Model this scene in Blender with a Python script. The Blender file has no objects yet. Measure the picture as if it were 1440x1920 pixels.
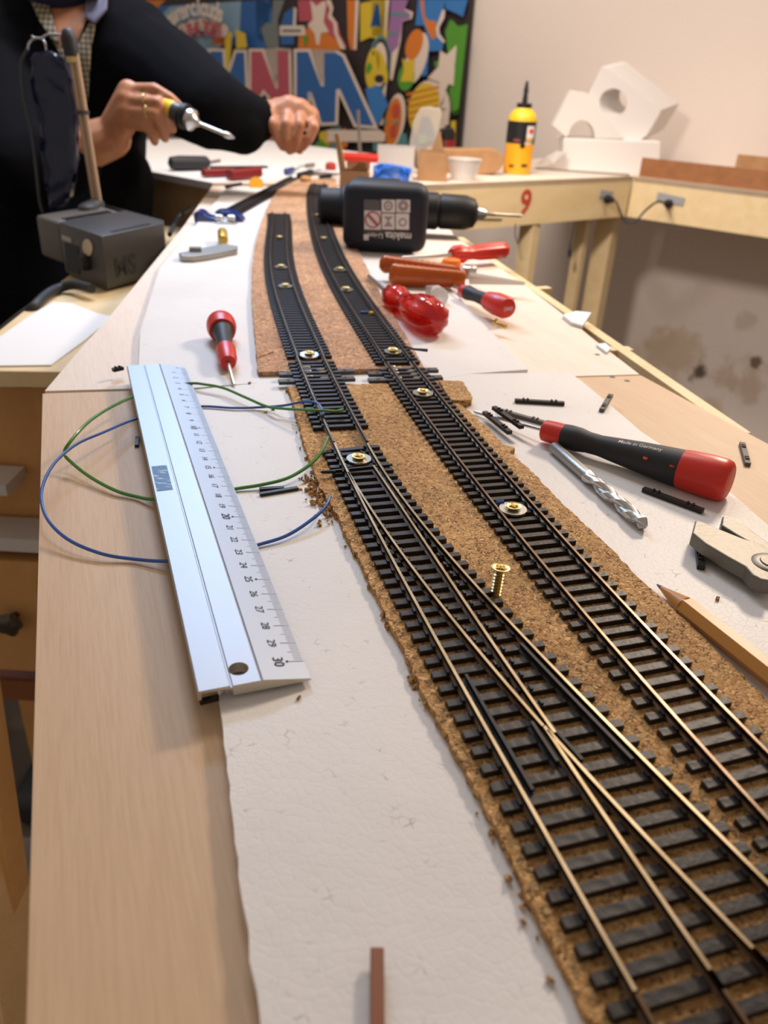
import bpy, bmesh, math, random
from mathutils import Vector, Matrix, Euler
random.seed(7)
PI = math.pi
TZ = 0.95                      # height of the foam surface on the baseboards above the floor
# ------------------------------------------------------------------ camera
FPX, TH, RO, CH = 1487.3, math.radians(28.8), math.radians(3.18), 0.173
scn = bpy.context.scene
col = scn.collection
cd = bpy.data.cameras.new('camera')
cam = bpy.data.objects.new('camera', cd); col.objects.link(cam)
cd.sensor_fit = 'VERTICAL'; cd.sensor_height = 36.0; cd.lens = FPX/1920*36
cd.clip_start = 0.01; cd.clip_end = 50
cam.location = (0, 0, TZ+CH)
cam.matrix_world = Matrix.Translation((0, 0, TZ+CH)) @ Matrix.Rotation(PI/2-TH, 4, 'X') @ Matrix.Rotation(RO, 4, 'Z')
cd.dof.use_dof = True; cd.dof.focus_distance = 0.345; cd.dof.aperture_fstop = cd.lens/2.15
scn.camera = cam
# ------------------------------------------------------------------ world, lamps, exposure
w = bpy.data.worlds.new('world'); scn.world = w; w.use_nodes = True
w.node_tree.nodes['Background'].inputs[0].default_value = (1.0, 0.85, 0.73, 1)
w.node_tree.nodes['Background'].inputs[1].default_value = 0.36
scn.view_settings.view_transform = 'Standard'; scn.view_settings.look = 'None'
scn.view_settings.exposure = -0.02; scn.view_settings.gamma = 1.0
scn.view_settings.use_curve_mapping = False
def lamp(name, loc, target, size, power, color):
    l = bpy.data.lights.new(name, 'AREA'); l.shape = 'RECTANGLE'; l.size = size[0]; l.size_y = size[1]
    l.energy = power; l.color = color
    o = bpy.data.objects.new(name, l); col.objects.link(o); o.location = loc
    o.rotation_euler = (Vector(target)-Vector(loc)).to_track_quat('-Z', 'Y').to_euler()
    return o
lamp('ceiling_lamp_warm', (0.66, 1.30, TZ+0.78), (0.0, 0.60, TZ), (0.16, 0.16), 12.0, (1.0, 0.82, 0.65))
lamp('wall_fill_lamp', (-0.15, 1.35, TZ+1.35), (0.25, 2.3, TZ), (0.8, 0.3), 24, (1.0, 0.87, 0.77))  # unseen fill lamp, added to brighten the wall and mural
lamp('workbench_lamp_cool', (-0.32, 1.30, TZ+0.62), (-0.17, 0.65, TZ), (0.30, 0.12), 4.6, (0.40, 0.64, 1.0))
lamp('cool_reflection_lamp', (-0.62, 1.85, TZ+0.98), (-0.1, 0.4, TZ), (0.8, 0.5), 1.2, (0.50, 0.72, 1.0))  # unseen cool area lamp, added so the ruler has something blue to reflect
_sp = bpy.data.lights.new('wall_fill_spot', 'SPOT'); _sp.energy = 30; _sp.color = (1.0, .88, .79); _sp.spot_size = math.radians(64); _sp.spot_blend = 1.0; _sp.shadow_soft_size = .06  # unseen spot, added to lift the wall behind and below the benches
_so = bpy.data.objects.new('wall_fill_spot', _sp); col.objects.link(_so); _so.location = (-.05, 1.0, TZ+.48); _so.rotation_euler = (Vector((.78, 2.15, TZ-.40))-_so.location).to_track_quat('-Z', 'Y').to_euler()
# ------------------------------------------------------------------ pixel -> place
def ray(px, py):
    x = (px-720)/FPX; y = -(py-960)/FPX
    c, s = math.cos(RO), math.sin(RO); x, y = c*x-s*y, s*x+c*y
    return Vector((x, math.cos(TH)+y*math.sin(TH), -math.sin(TH)+y*math.cos(TH)))
def at(px, py, z=0.0):                       # point on the horizontal plane z (over the foam)
    r = ray(px, py); t = (z-CH)/r.z
    return Vector((r.x*t, r.y*t, TZ+z))
def aty(px, py, y):                          # point on the vertical plane at distance y
    r = ray(px, py)*(y/ray(px, py).y)
    return Vector((r.x, r.y, r.z+CH+TZ))
W2, N2 = Vector((.775, -.632, 0)).normalized(), Vector((.632, .775, 0)).normalized()
def atn(px, py, off):                        # point on a plane parallel to the long wall
    r = ray(px, py); t = off/(r.x*N2.x+r.y*N2.y)
    return Vector((r.x*t, r.y*t, r.z*t+CH+TZ))
# ------------------------------------------------------------------ materials
def mat(name, colr, rough=.5, metal=0., noise=None, bump=0., spec=None, trans=0., alpha=1., coat=0., ior=None, stretch=(1, 1, 1), col2=None, detail=4, emit=None):
    m = bpy.data.materials.new(name); m.use_nodes = True; nt = m.node_tree
    b = nt.nodes['Principled BSDF']
    b.inputs['Base Color'].default_value = (*colr, 1); b.inputs['Roughness'].default_value = rough
    b.inputs['Metallic'].default_value = metal
    if spec is not None: b.inputs['Specular IOR Level'].default_value = spec
    if trans: b.inputs['Transmission Weight'].default_value = trans
    if ior: b.inputs['IOR'].default_value = ior
    if alpha < 1: b.inputs['Alpha'].default_value = alpha
    if coat: b.inputs['Coat Weight'].default_value = coat
    if noise:
        tc = nt.nodes.new('ShaderNodeTexCoord'); mp = nt.nodes.new('ShaderNodeMapping'); mp.inputs['Scale'].default_value = stretch
        n = nt.nodes.new('ShaderNodeTexNoise'); n.inputs['Scale'].default_value = noise; n.inputs['Detail'].default_value = detail
        nt.links.new(tc.outputs['Object'], mp.inputs[0]); nt.links.new(mp.outputs[0], n.inputs['Vector'])
        if col2:
            r = nt.nodes.new('ShaderNodeValToRGB'); r.color_ramp.elements[0].position = .35; r.color_ramp.elements[1].position = .65
            r.color_ramp.elements[0].color = (*colr, 1); r.color_ramp.elements[1].color = (*col2, 1)
            nt.links.new(n.outputs['Fac'], r.inputs[0]); nt.links.new(r.outputs[0], b.inputs['Base Color'])
        if bump:
            bp = nt.nodes.new('ShaderNodeBump'); bp.inputs['Strength'].default_value = bump; bp.inputs['Distance'].default_value = .001
            nt.links.new(n.outputs['Fac'], bp.inputs['Height']); nt.links.new(bp.outputs[0], b.inputs['Normal'])
    return m
class NT:                                    # tiny node builder
    def __init__(s, name):
        s.m = bpy.data.materials.new(name); s.m.use_nodes = True; s.t = s.m.node_tree; s.b = s.t.nodes['Principled BSDF']
        s.co = s.t.nodes.new('ShaderNodeTexCoord').outputs['Object']
    def n(s, typ, ins=None, **kw):
        nd = s.t.nodes.new('ShaderNode'+typ)
        for k, v in kw.items(): setattr(nd, k, v)
        for k, v in (ins or {}).items():
            if isinstance(v, bpy.types.NodeSocket): s.t.links.new(v, nd.inputs[k])
            else: nd.inputs[k].default_value = v
        return nd
    def ramp(s, fac, stops):
        r = s.t.nodes.new('ShaderNodeValToRGB'); s.t.links.new(fac, r.inputs[0]); e = r.color_ramp.elements
        while len(e) < len(stops): e.new(.5)
        for i, (p, c) in enumerate(stops): e[i].position = p; e[i].color = (*c, 1) if len(c) == 3 else c
        return r.outputs[0]
    def mix(s, fac, a, b, mode='MIX'):
        nd = s.t.nodes.new('ShaderNodeMix'); nd.data_type = 'RGBA'; nd.blend_type = mode
        for k, v in ((0, fac), (6, a), (7, b)):
            if isinstance(v, bpy.types.NodeSocket): s.t.links.new(v, nd.inputs[k])
            else: nd.inputs[k].default_value = v if k == 0 else (*v, 1)
        return nd.outputs[2]
    def out(s, color=None, rough=None, height=None, strength=.5, dist=.001):
        if color is not None: s.t.links.new(color, s.b.inputs['Base Color'])
        if rough is not None:
            if isinstance(rough, bpy.types.NodeSocket): s.t.links.new(rough, s.b.inputs['Roughness'])
            else: s.b.inputs['Roughness'].default_value = rough
        if height is not None:
            bp = s.n('Bump', {'Height': height, 'Strength': strength, 'Distance': dist}); s.t.links.new(bp.outputs[0], s.b.inputs['Normal'])
        return s.m
def cork_mat(name, base, dark, light, sc=640):
    k = NT(name); nz = k.n('TexNoise', {'Vector': k.co, 'Scale': 260., 'Detail': 3.})
    wv = k.n('MixRGB', {'Fac': .0035, 'Color1': k.co, 'Color2': nz.outputs['Color']}, blend_type='ADD').outputs[0]
    v = k.n('TexVoronoi', {'Vector': wv, 'Scale': float(sc)}); e = k.n('TexVoronoi', {'Vector': wv, 'Scale': float(sc)}, feature='DISTANCE_TO_EDGE')
    cell = k.n('SeparateColor', {'Color': v.outputs['Color']}).outputs[0]
    c = k.ramp(cell, [(0, tuple((x+y)/2 for x, y in zip(dark, base))), (.15, base), (.80, light), (1, tuple(min(1, x*1.25) for x in light))])
    g = k.n('TexNoise', {'Vector': k.co, 'Scale': 520., 'Detail': 2.})
    gm = k.ramp(g.outputs['Fac'], [(.50, (0, 0, 0)), (.60, (1, 1, 1))])
    em = k.ramp(e.outputs['Distance'], [(.02, (1, 1, 1)), (.11, (0, 0, 0))])
    mk = k.n('Math', {0: gm, 1: em}, operation='MULTIPLY').outputs[0]
    c = k.mix(mk, c, tuple(x*.16 for x in dark))
    big = k.n('TexNoise', {'Vector': k.co, 'Scale': 30.}); bm = k.ramp(big.outputs['Fac'], [(.3, (.82, .80, .78)), (.7, (1.1, 1.08, 1.05))])
    c = k.mix(1., c, bm, 'MULTIPLY')
    h = k.mix(mk, k.ramp(e.outputs['Distance'], [(0, (.3,)*3), (.2, (.8,)*3)]), (0, 0, 0))
    k.b.inputs['Specular IOR Level'].default_value = .3
    return k.out(c, .75, h, .8, .0006)
def foam_mat(name, base):
    k = NT(name); v = k.n('TexVoronoi', {'Vector': k.co, 'Scale': 330.}, feature='DISTANCE_TO_EDGE')
    nz = k.n('TexNoise', {'Vector': k.co, 'Scale': 190., 'Detail': 3.}); n2 = k.n('TexNoise', {'Vector': k.co, 'Scale': 14., 'Detail': 4.})
    gm = k.ramp(nz.outputs['Fac'], [(.63, (0, 0, 0)), (.76, (1, 1, 1))]); em = k.ramp(v.outputs['Distance'], [(.01, (1, 1, 1)), (.07, (0, 0, 0))])
    mk = k.n('Math', {0: gm, 1: em}, operation='MULTIPLY').outputs[0]
    c = k.ramp(n2.outputs['Fac'], [(.3, tuple(x*.93 for x in base)), (.6, base)])
    c = k.mix(k.n('Math', {0: mk, 1: .7}, operation='MULTIPLY').outputs[0], c, (.36, .29, .24))
    sp = k.n('TexVoronoi', {'Vector': k.co, 'Scale': 90.}); sm = k.ramp(sp.outputs['Distance'], [(.030, (1, 1, 1)), (.055, (0, 0, 0))])
    s2 = k.n('SeparateColor', {'Color': sp.outputs['Color']}).outputs[1]; sm2 = k.ramp(s2, [(.80, (0, 0, 0)), (.82, (.75,)*3)])
    c = k.mix(k.n('Math', {0: sm, 1: sm2}, operation='MULTIPLY').outputs[0], c, (.16, .11, .08))
    h = k.mix(mk, k.ramp(v.outputs['Distance'], [(0, (.6,)*3), (.12, (.8,)*3)]), (0, 0, 0))
    h = k.mix(.5, h, k.n('TexNoise', {'Vector': k.co, 'Scale': 120.}).outputs['Fac'])
    return k.out(c, .5, h, .45, .0008)
def wood_mat(name, a, b, rot=0., sc=60, fine=900, rough=.55, specks=True):
    k = NT(name); m0 = k.n('Mapping', {'Vector': k.co, 'Rotation': (0, 0, rot)}); mp = k.n('Mapping', {'Vector': m0.outputs[0], 'Scale': (1., .06, 1.)})
    n = k.n('TexNoise', {'Vector': mp.outputs[0], 'Scale': float(sc), 'Detail': 5., 'Distortion': .4})
    f = k.n('TexNoise', {'Vector': mp.outputs[0], 'Scale': float(fine), 'Detail': 2.})
    c = k.ramp(n.outputs['Fac'], [(.3, a), (.7, b)])
    c = k.mix(.35, c, k.ramp(f.outputs['Fac'], [(.35, tuple(x*.90 for x in a)), (.6, b)]))
    if specks:
        v = k.n('TexVoronoi', {'Vector': k.n('Mapping', {'Vector': m0.outputs[0], 'Scale': (1., .22, 1.)}).outputs[0], 'Scale': 75.})
        s2 = k.n('SeparateColor', {'Color': v.outputs['Color']}).outputs[0]
        mk = k.n('Math', {0: k.ramp(v.outputs['Distance'], [(.02, (1, 1, 1)), (.045, (0, 0, 0))]), 1: k.ramp(s2, [(.70, (0, 0, 0)), (.72, (.6,)*3)])}, operation='MULTIPLY').outputs[0]
        c = k.mix(mk, c, tuple(x*.25 for x in a))
    return k.out(c, rough, f.outputs['Fac'], .12, .0005)
AX = math.atan2(.137, -.345)    # board direction
M = {}
M['cork'] = cork_mat('cork', (.47, .25, .085), (.23, .10, .03), (.58, .35, .145))
M['cork_far'] = cork_mat('cork_far', (.47, .26, .145), (.34, .165, .08), (.56, .34, .20), sc=420)
M['cork_edge'] = cork_mat('cork_edge', (.36, .15, .04), (.20, .08, .02), (.48, .24, .09))
M['foam'] = foam_mat('white_foam', (.72, .69, .665))
M['ply'] = wood_mat('birch_plywood', (.54, .355, .205), (.60, .42, .26), rot=-math.radians(21.5))
M['ply_pale'] = wood_mat('pale_plywood', (.72, .60, .50), (.78, .67, .57), rot=-math.radians(21.5))
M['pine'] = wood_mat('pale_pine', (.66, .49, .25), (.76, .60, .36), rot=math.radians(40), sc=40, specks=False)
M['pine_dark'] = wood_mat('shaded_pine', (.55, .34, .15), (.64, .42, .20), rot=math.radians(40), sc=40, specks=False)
M['hardboard'] = mat('brown_hardboard', (.32, .13, .045), .55, noise=60, col2=(.27, .105, .035))
M['honey_wood'] = wood_mat('honey_wood', (.50, .25, .075), (.60, .32, .11), sc=30, specks=False)
M['red_wood'] = mat('red_brown_wood', (.22, .07, .02), .5)
M['grey_board'] = mat('grey_board', (.55, .52, .50), .6)
M['sleeper'] = mat('sleeper_plastic', (.014, .0095, .008), .46, noise=300, bump=.3, spec=.4)
M['sleeper_grey'] = mat('worn_sleeper_plastic', (.10, .085, .075), .6, noise=300, bump=.3)
M['pad'] = mat('dark_grey_plastic', (.055, .05, .045), .5, noise=200, bump=.2)
M['rail'] = mat('nickel_silver_rail', (.26, .19, .13), .34, 1., noise=80, col2=(.16, .11, .075))
M['rail_side'] = mat('tarnished_rail', (.10, .065, .04), .42, 1.)
M['solder'] = mat('solder', (.75, .72, .68), .25, 1.)
M['black'] = mat('black_plastic', (.008, .008, .009), .5, spec=.35)
M['black_soft'] = mat('black_rubber', (.02, .021, .024), .55, spec=.4)
M['steel'] = mat('steel', (.55, .54, .52), .3, 1.)
M['steel_dark'] = mat('ground_steel', (.38, .355, .32), .42, 1., noise=400, bump=.15)
M['zinc'] = mat('zinc_washer', (.66, .68, .66), .28, 1.)
M['brass'] = mat('brass', (.60, .46, .20), .36, 1.)
M['brass_dull'] = mat('dull_brass', (.55, .36, .07), .4, .7)
M['alu'] = mat('anodised_aluminium', (.40, .42, .46), .5, .8, noise=500, bump=.03, stretch=(1, .02, 1))
M['alu_edge'] = mat('aluminium_cut_edge', (.62, .56, .46), .45, .7)
M['ink'] = mat('black_ink', (.015, .015, .017), .6)
M['ink_blue'] = mat('blue_print', (.06, .14, .32), .6, noise=600, col2=(.25, .36, .52))
M['white_ink'] = mat('white_print', (.72, .68, .66), .6)
M['red'] = mat('red_plastic', (.62, .022, .010), .38)
M['red_clear'] = mat('clear_red_plastic', (.75, .014, .008), .08, trans=.55, ior=1.45, coat=.4)
M['red_dark'] = mat('dark_red_plastic', (.20, .004, .008), .45)
M['orange_clear'] = mat('amber_plastic', (.52, .10, .006), .2, trans=.25, ior=1.45)
M['orange'] = mat('orange_plastic', (.90, .20, .01), .35)
M['yellow'] = mat('yellow_plastic', (.80, .50, .02), .4)
M['yellow_orange'] = mat('orange_yellow_label', (.80, .36, .01), .4)
M['yellow_dull'] = mat('dull_yellow_plastic', (.55, .42, .03), .45)
M['blue_paint'] = mat('blue_enamel', (.008, .03, .18), .22, coat=.5)
M['blue_bag'] = mat('blue_plastic_sheet', (.035, .17, .62), .35, noise=40, bump=.8)
M['navy'] = mat('navy_plastic', (.004, .007, .018), .6, noise=500, bump=.2)
M['cardboard'] = mat('cardboard', (.34, .18, .075), .75, noise=40, col2=(.39, .215, .095))
M['cardboard_light'] = mat('light_cardboard', (.42, .235, .105), .75)
M['clear'] = mat('clear_plastic', (.92, .90, .88), .15, trans=.8, ior=1.3, alpha=.75)
M['frost'] = mat('frosted_plastic', (.78, .74, .70), .4, trans=.35, alpha=.75)
M['paper'] = mat('white_paper', (.80, .79, .79), .6)
M['polystyrene'] = mat('packing_polystyrene', (.74, .70, .67), .6, noise=150, bump=.1)
M['skin'] = mat('skin', (.46, .20, .10), .5, noise=60, col2=(.40, .155, .07))
M['sweater'] = mat('dark_wool', (.003, .003, .0042), .95, spec=.1, noise=200, bump=.3)
M['trousers'] = mat('dark_trousers', (.012, .011, .013), .9, spec=.1)
M['mask'] = mat('navy_cloth_mask', (.008, .014, .05), .8)
M['collar'] = mat('grey_collar', (.13, .12, .17), .8)
M['station'] = mat('grey_station_plastic', (.045, .043, .042), .42)
M['station_light'] = mat('light_grey_station_plastic', (.095, .083, .072), .5)
M['green_wire'] = mat('green_insulation', (.05, .22, .022), .28, coat=.3)
M['blue_wire'] = mat('blue_insulation', (.02, .09, .36), .28, coat=.3)
M['tape_grey'] = mat('grey_tape', (.30, .31, .33), .4)
M['pencil'] = mat('pencil_lacquer', (.52, .23, .045), .4)
M['graphite'] = mat('violet_lead', (.10, .08, .14), .4)
M['floor'] = mat('stone_floor', (.12, .10, .08), .7, noise=6, col2=(.19, .16, .13))
def shirt():
    k = NT('checked_shirt'); wx = k.n('TexWave', {'Vector': k.co, 'Scale': 45.}); wz = k.n('TexWave', {'Vector': k.co, 'Scale': 45.}, bands_direction='Z')
    a = k.ramp(wx.outputs['Fac'], [(.80, (.30, .25, .16)), (.92, (.05, .045, .04))]); b = k.ramp(wz.outputs['Fac'], [(.80, (1, 1, 1)), (.92, (.2, .2, .2))])
    return k.out(k.mix(1., a, b, 'MULTIPLY'), .8)
M['shirt'] = shirt()
def wallm():
    k = NT('wall_plaster'); base = (.74, .645, .575)
    n = k.n('TexNoise', {'Vector': k.co, 'Scale': 2.2, 'Detail': 6.}); c = k.ramp(n.outputs['Fac'], [(.3, tuple(x*.96 for x in base)), (.7, base)])
    fine = k.n('TexNoise', {'Vector': k.co, 'Scale': 9., 'Detail': 7., 'Roughness': .65})
    for (px, py, r, cc, a) in DAMAGE:
        p = atn(px, py, 2.2)
        dn = k.n('VectorMath', {0: k.co, 1: tuple(p)}, operation='DISTANCE').outputs['Value']
        v = k.n('MapRange', {'Value': dn, 'From Min': 0., 'From Max': r, 'To Min': .45, 'To Max': 0.}).outputs[0]
        s = k.n('Math', {0: v, 1: fine.outputs['Fac']}, operation='ADD').outputs[0]
        mk = k.ramp(s, [(.74, (0, 0, 0)), (.86, (a,)*3)])
        c = k.mix(mk, c, cc)
    return k.out(c, .85, fine.outputs['Fac'], .3, .004)
DAMAGE = [(1262, 680, .20, (.50, .36, .22), .6), (1375, 715, .17, (.48, .33, .22), .6), (1330, 760, .13, (.52, .38, .26), .6), (1310, 702, .055, (.10, .07, .055), .95), (1292, 712, .04, (.10, .07, .055), .9), (1416, 680, .032, (.14, .10, .07), .9), (1405, 600, .07, (.45, .36, .28), .5), (1235, 640, .08, (.5, .40, .28), .4)]
M['wall'] = wallm()
# ------------------------------------------------------------------ mesh building
class MB:
    def __init__(s): s.v = []; s.f = []; s.mi = []
    def add(s, vs, fs, mi=0):
        o = len(s.v); s.v += [tuple(v) for v in vs]; s.f += [tuple(i+o for i in f) for f in fs]; s.mi += [mi]*len(fs); return s
    def box(s, c, d, rz=0., mi=0, R=None):
        R = R or Matrix.Rotation(rz, 3, 'Z'); c = Vector(c)
        vs = [c+R @ Vector((x*d[0]/2, y*d[1]/2, z*d[2]/2)) for z in (-1, 1) for x, y in ((-1, -1), (1, -1), (1, 1), (-1, 1))]
        return s.add(vs, [(3, 2, 1, 0), (4, 5, 6, 7), (0, 1, 5, 4), (1, 2, 6, 5), (2, 3, 7, 6), (3, 0, 4, 7)], mi)
    def bar(s, a, b, wd, ht, up=(0, 0, 1), mi=0):
        a, b = Vector(a), Vector(b); d = (b-a).normalized(); sd = d.cross(Vector(up)).normalized(); u = sd.cross(d)
        vs = [p+sd*(x*wd/2)+u*(y*ht/2) for p in (a, b) for x, y in ((-1, -1), (1, -1), (1, 1), (-1, 1))]
        return s.add(vs, [(3, 2, 1, 0), (4, 5, 6, 7), (0, 1, 5, 4), (1, 2, 6, 5), (2, 3, 7, 6), (3, 0, 4, 7)], mi)
    def prism(s, pts, z0, z1, mi=0):
        pts = [Vector((p[0], p[1], 0)) for p in pts]; n = len(pts)
        ar = sum(pts[i].x*pts[(i+1) % n].y-pts[(i+1) % n].x*pts[i].y for i in range(n))
        if ar < 0: pts.reverse()
        vs = [(p.x, p.y, z0) for p in pts]+[(p.x, p.y, z1) for p in pts]
        return s.add(vs, [tuple(range(n-1, -1, -1)), tuple(range(n, 2*n))]+[(i, (i+1) % n, n+(i+1) % n, n+i) for i in range(n)], mi)
    def slab(s, pts, off, mi=0):             # any planar polygon (3D points) thickened by vector off
        n = len(pts); vs = [Vector(p) for p in pts]+[Vector(p)+Vector(off) for p in pts]
        return s.add(vs, [tuple(range(n-1, -1, -1)), tuple(range(n, 2*n))]+[(i, (i+1) % n, n+(i+1) % n, n+i) for i in range(n)], mi)
    def tube(s, path, r, n=8, mi=0, caps=True):
        path = [Vector(p) for p in path]; rs = r if isinstance(r, (list, tuple)) else [r]*len(path)
        up = Vector((0, 0, 1)) if abs((path[-1]-path[0]).normalized().z) < .9 else Vector((1, 0, 0)); vs = []
        for i, p in enumerate(path):
            d = (path[min(i+1, len(path)-1)]-path[max(i-1, 0)]).normalized(); a = d.cross(up).normalized(); b = a.cross(d)
            vs += [p+(a*math.cos(2*PI*k/n)+b*math.sin(2*PI*k/n))*rs[i] for k in range(n)]
        m = len(path); fs = [(i*n+k, i*n+(k+1) % n, (i+1)*n+(k+1) % n, (i+1)*n+k) for i in range(m-1) for k in range(n)]
        if caps: fs += [tuple(range(n-1, -1, -1)), tuple((m-1)*n+k for k in range(n))]
        return s.add(vs, fs, mi)
    def lathe(s, p0, dirv, prof, n=20, mi=0, flut=None, sx=1., up=None, caps=True):
        p0 = Vector(p0); d = Vector(dirv).normalized(); u = Vector(up) if up else (Vector((0, 0, 1)) if abs(d.z) < .9 else Vector((1, 0, 0)))
        a = d.cross(u).normalized(); b = a.cross(d); vs = []
        for t, r in prof:
            for k in range(n):
                an = 2*PI*k/n; q = r*(1-(flut[1]*(.5+.5*math.cos(flut[0]*an)) if flut and r > .001 else 0))
                vs.append(p0+d*t+(a*math.cos(an)*sx+b*math.sin(an))*q)
        m = len(prof); fs = [(i*n+k, i*n+(k+1) % n, (i+1)*n+(k+1) % n, (i+1)*n+k) for i in range(m-1) for k in range(n)]
        if caps: fs += [tuple(range(n-1, -1, -1)), tuple((m-1)*n+k for k in range(n))]
        return s.add(vs, fs, mi)
    def mesh(s, name, mats, smooth=False, bevel=0., seg=2):
        me = bpy.data.meshes.new(name); me.from_pydata(s.v, [], s.f); me.update()
        for i, m in enumerate(mats): me.materials.append(m)
        for p, i in zip(me.polygons, s.mi): p.material_index = i
        bm = bmesh.new(); bm.from_mesh(me); bmesh.ops.recalc_face_normals(bm, faces=bm.faces)
        if bevel: bmesh.ops.bevel(bm, geom=list(bm.edges), offset=bevel, segments=seg, profile=.5, affect='EDGES', clamp_overlap=True)
        bm.to_mesh(me); bm.free()
        if smooth:
            for p in me.polygons: p.use_smooth = True
            me.set_sharp_from_angle(angle=math.radians(40))
        return me
def tag(o, label=None, cat=None, group=None, kind=None):
    if label: o['label'] = label
    if cat: o['category'] = cat
    if group: o['group'] = group
    if kind: o['kind'] = kind
    return o
ROOTS = {}
def obj(name, mb, mats, parent=None, smooth=False, bevel=0., seg=2, origin=None, **t):
    mats = mats if isinstance(mats, (list, tuple)) else [mats]; mats = [M[m] if isinstance(m, str) else m for m in mats]
    me = mb.mesh(name, mats, smooth, bevel, seg) if isinstance(mb, MB) else mb
    if origin is None:
        xs, ys, zs = zip(*[v.co for v in me.vertices]); origin = ((min(xs)+max(xs))/2, (min(ys)+max(ys))/2, min(zs))
    if origin is not False: me.transform(Matrix.Translation(-Vector(origin)))
    o = bpy.data.objects.new(name, me); col.objects.link(o)
    if origin is not False: o.location = origin
    if parent is not None: o.parent = parent; o.matrix_parent_inverse = ROOTS[parent.name].inverted()
    ROOTS[o.name] = Matrix.Translation(origin or (0, 0, 0))
    return tag(o, **t)
def thing(name, loc, label, cat, group=None, rz=0.):
    o = bpy.data.objects.new(name, None); col.objects.link(o); o.location = loc; o.rotation_euler = (0, 0, rz); o.empty_display_size = .01
    ROOTS[o.name] = Matrix.Translation(Vector(loc)) @ Matrix.Rotation(rz, 4, 'Z')
    return tag(o, label, cat, group)
def inst(name, me, loc, rot=(0, 0, 0), parent=None, scale=None, **t):     # object sharing a mesh, placed in the world
    o = bpy.data.objects.new(name, me); col.objects.link(o); o.location = loc; o.rotation_euler = rot
    if scale: o.scale = scale
    if parent is not None: o.parent = parent; o.matrix_parent_inverse = ROOTS[parent.name].inverted()
    ROOTS[o.name] = Matrix.Translation(loc) @ Euler(rot).to_matrix().to_4x4()
    return tag(o, **t)
_fc = {}
def text2d(s, size, bold=0.):                # outline of writing as a flat mesh in x,y (verts, faces)
    c = bpy.data.curves.new('t', 'FONT'); c.body = s; c.size = 1; c.align_x = 'CENTER'; c.align_y = 'CENTER'; c.resolution_u = 3; c.offset = bold/size*.5
    o = bpy.data.objects.new('t', c); me = bpy.data.meshes.new_from_object(o)
    r = ([v.co*size for v in me.vertices], [tuple(p.vertices) for p in me.polygons])
    bpy.data.objects.remove(o); bpy.data.curves.remove(c); bpy.data.meshes.remove(me); return r
def put_text(mb, s, size, org, ex, ey, bold=0., mi=0):
    vs, fs = text2d(s, size, bold); mb.add([Vector(org)+ex*v.x+ey*v.y for v in vs], fs, mi)
def polyfit(pts, deg):                       # x as polynomial in y, least squares (pure python)
    ys = [p[1] for p in pts]; c, s = (max(ys)+min(ys))/2, (max(ys)-min(ys))/2
    n = deg+1; A = [[sum(((y-c)/s)**(i+j) for y in ys)+(1e-9 if i == j else 0) for j in range(n)]+[sum(p[0]*((p[1]-c)/s)**i for p in pts)] for i in range(n)]
    for i in range(n):
        pv = max(range(i, n), key=lambda r: abs(A[r][i])); A[i], A[pv] = A[pv], A[i]
        for r in range(n):
            if r != i:
                f = A[r][i]/A[i][i]; A[r] = [a-f*b for a, b in zip(A[r], A[i])]
    k = [A[i][n]/A[i][i] for i in range(n)]
    lo, hi = min(ys), max(ys)
    def f(y):
        yc = min(max(y, lo), hi); u = (yc-c)/s; v = sum(a*u**i for i, a in enumerate(k))
        if y != yc: v += sum(i*a*u**(i-1) for i, a in enumerate(k) if i)/s*(y-yc)
        return v
    return f
# ================================================================== THE SETTING
def S(name, mb, m, **k): return obj(name, mb, m, origin=False, kind='structure', **k)
S('floor', MB().box((0, 1.2, -.02), (7, 7, .04)), 'floor')
c0 = N2*2.2
S('wall_right', MB().bar(c0-W2*3.4+N2*.05+Vector((0, 0, 1.3)), c0+W2*2.2+N2*.05+Vector((0, 0, 1.3)), .1, 2.6), 'wall')
# ---- baseboards
Z3 = Vector((0, 0, 1))
PA, PB, PC = at(80, 738, -.005), at(50, 1920, -.005), at(1202, 704, -.005)
md = (PB-PA).normalized(); PA2 = PA+md*.52; PC2 = PC+md*.62
def zz(p, z): return Vector((p[0], p[1], TZ+z))
def frame_bar(mb, a, b, zt, h=.05, wd=.012): mb.bar(zz(a, zt-h/2), zz(b, zt-h/2), wd, h)
near_board = thing('baseboard', zz((PA+PC)/2, -.06), 'near plywood baseboard in the foreground carrying ruler and turnout', 'baseboard', 'layout baseboards')
obj('plywood_top', MB().prism([PA, PA2, PC2, PC], TZ-.012, TZ-.005), 'ply', near_board, origin=False)
sd = Vector((-md.y, md.x, 0))
for a, b in ((PA+sd*.012, PA2+sd*.012), (PC-sd*.012, PC2-sd*.012)):
    m_ = MB(); frame_bar(m_, a, b, -.0125); obj('side_batten', m_, 'pine', near_board)
m_ = MB(); frame_bar(m_, PA+md*.008+sd*.02, PC+md*.008-sd*.02, -.0125); obj('end_batten', m_, 'pine', near_board)
for p in (PA+md*.03+sd*.03, PC+md*.03-sd*.03):
    obj('leg', MB().box((p.x, p.y, (TZ-.0625)/2), (.03, .03, TZ-.0625)), 'pine', near_board)
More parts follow.
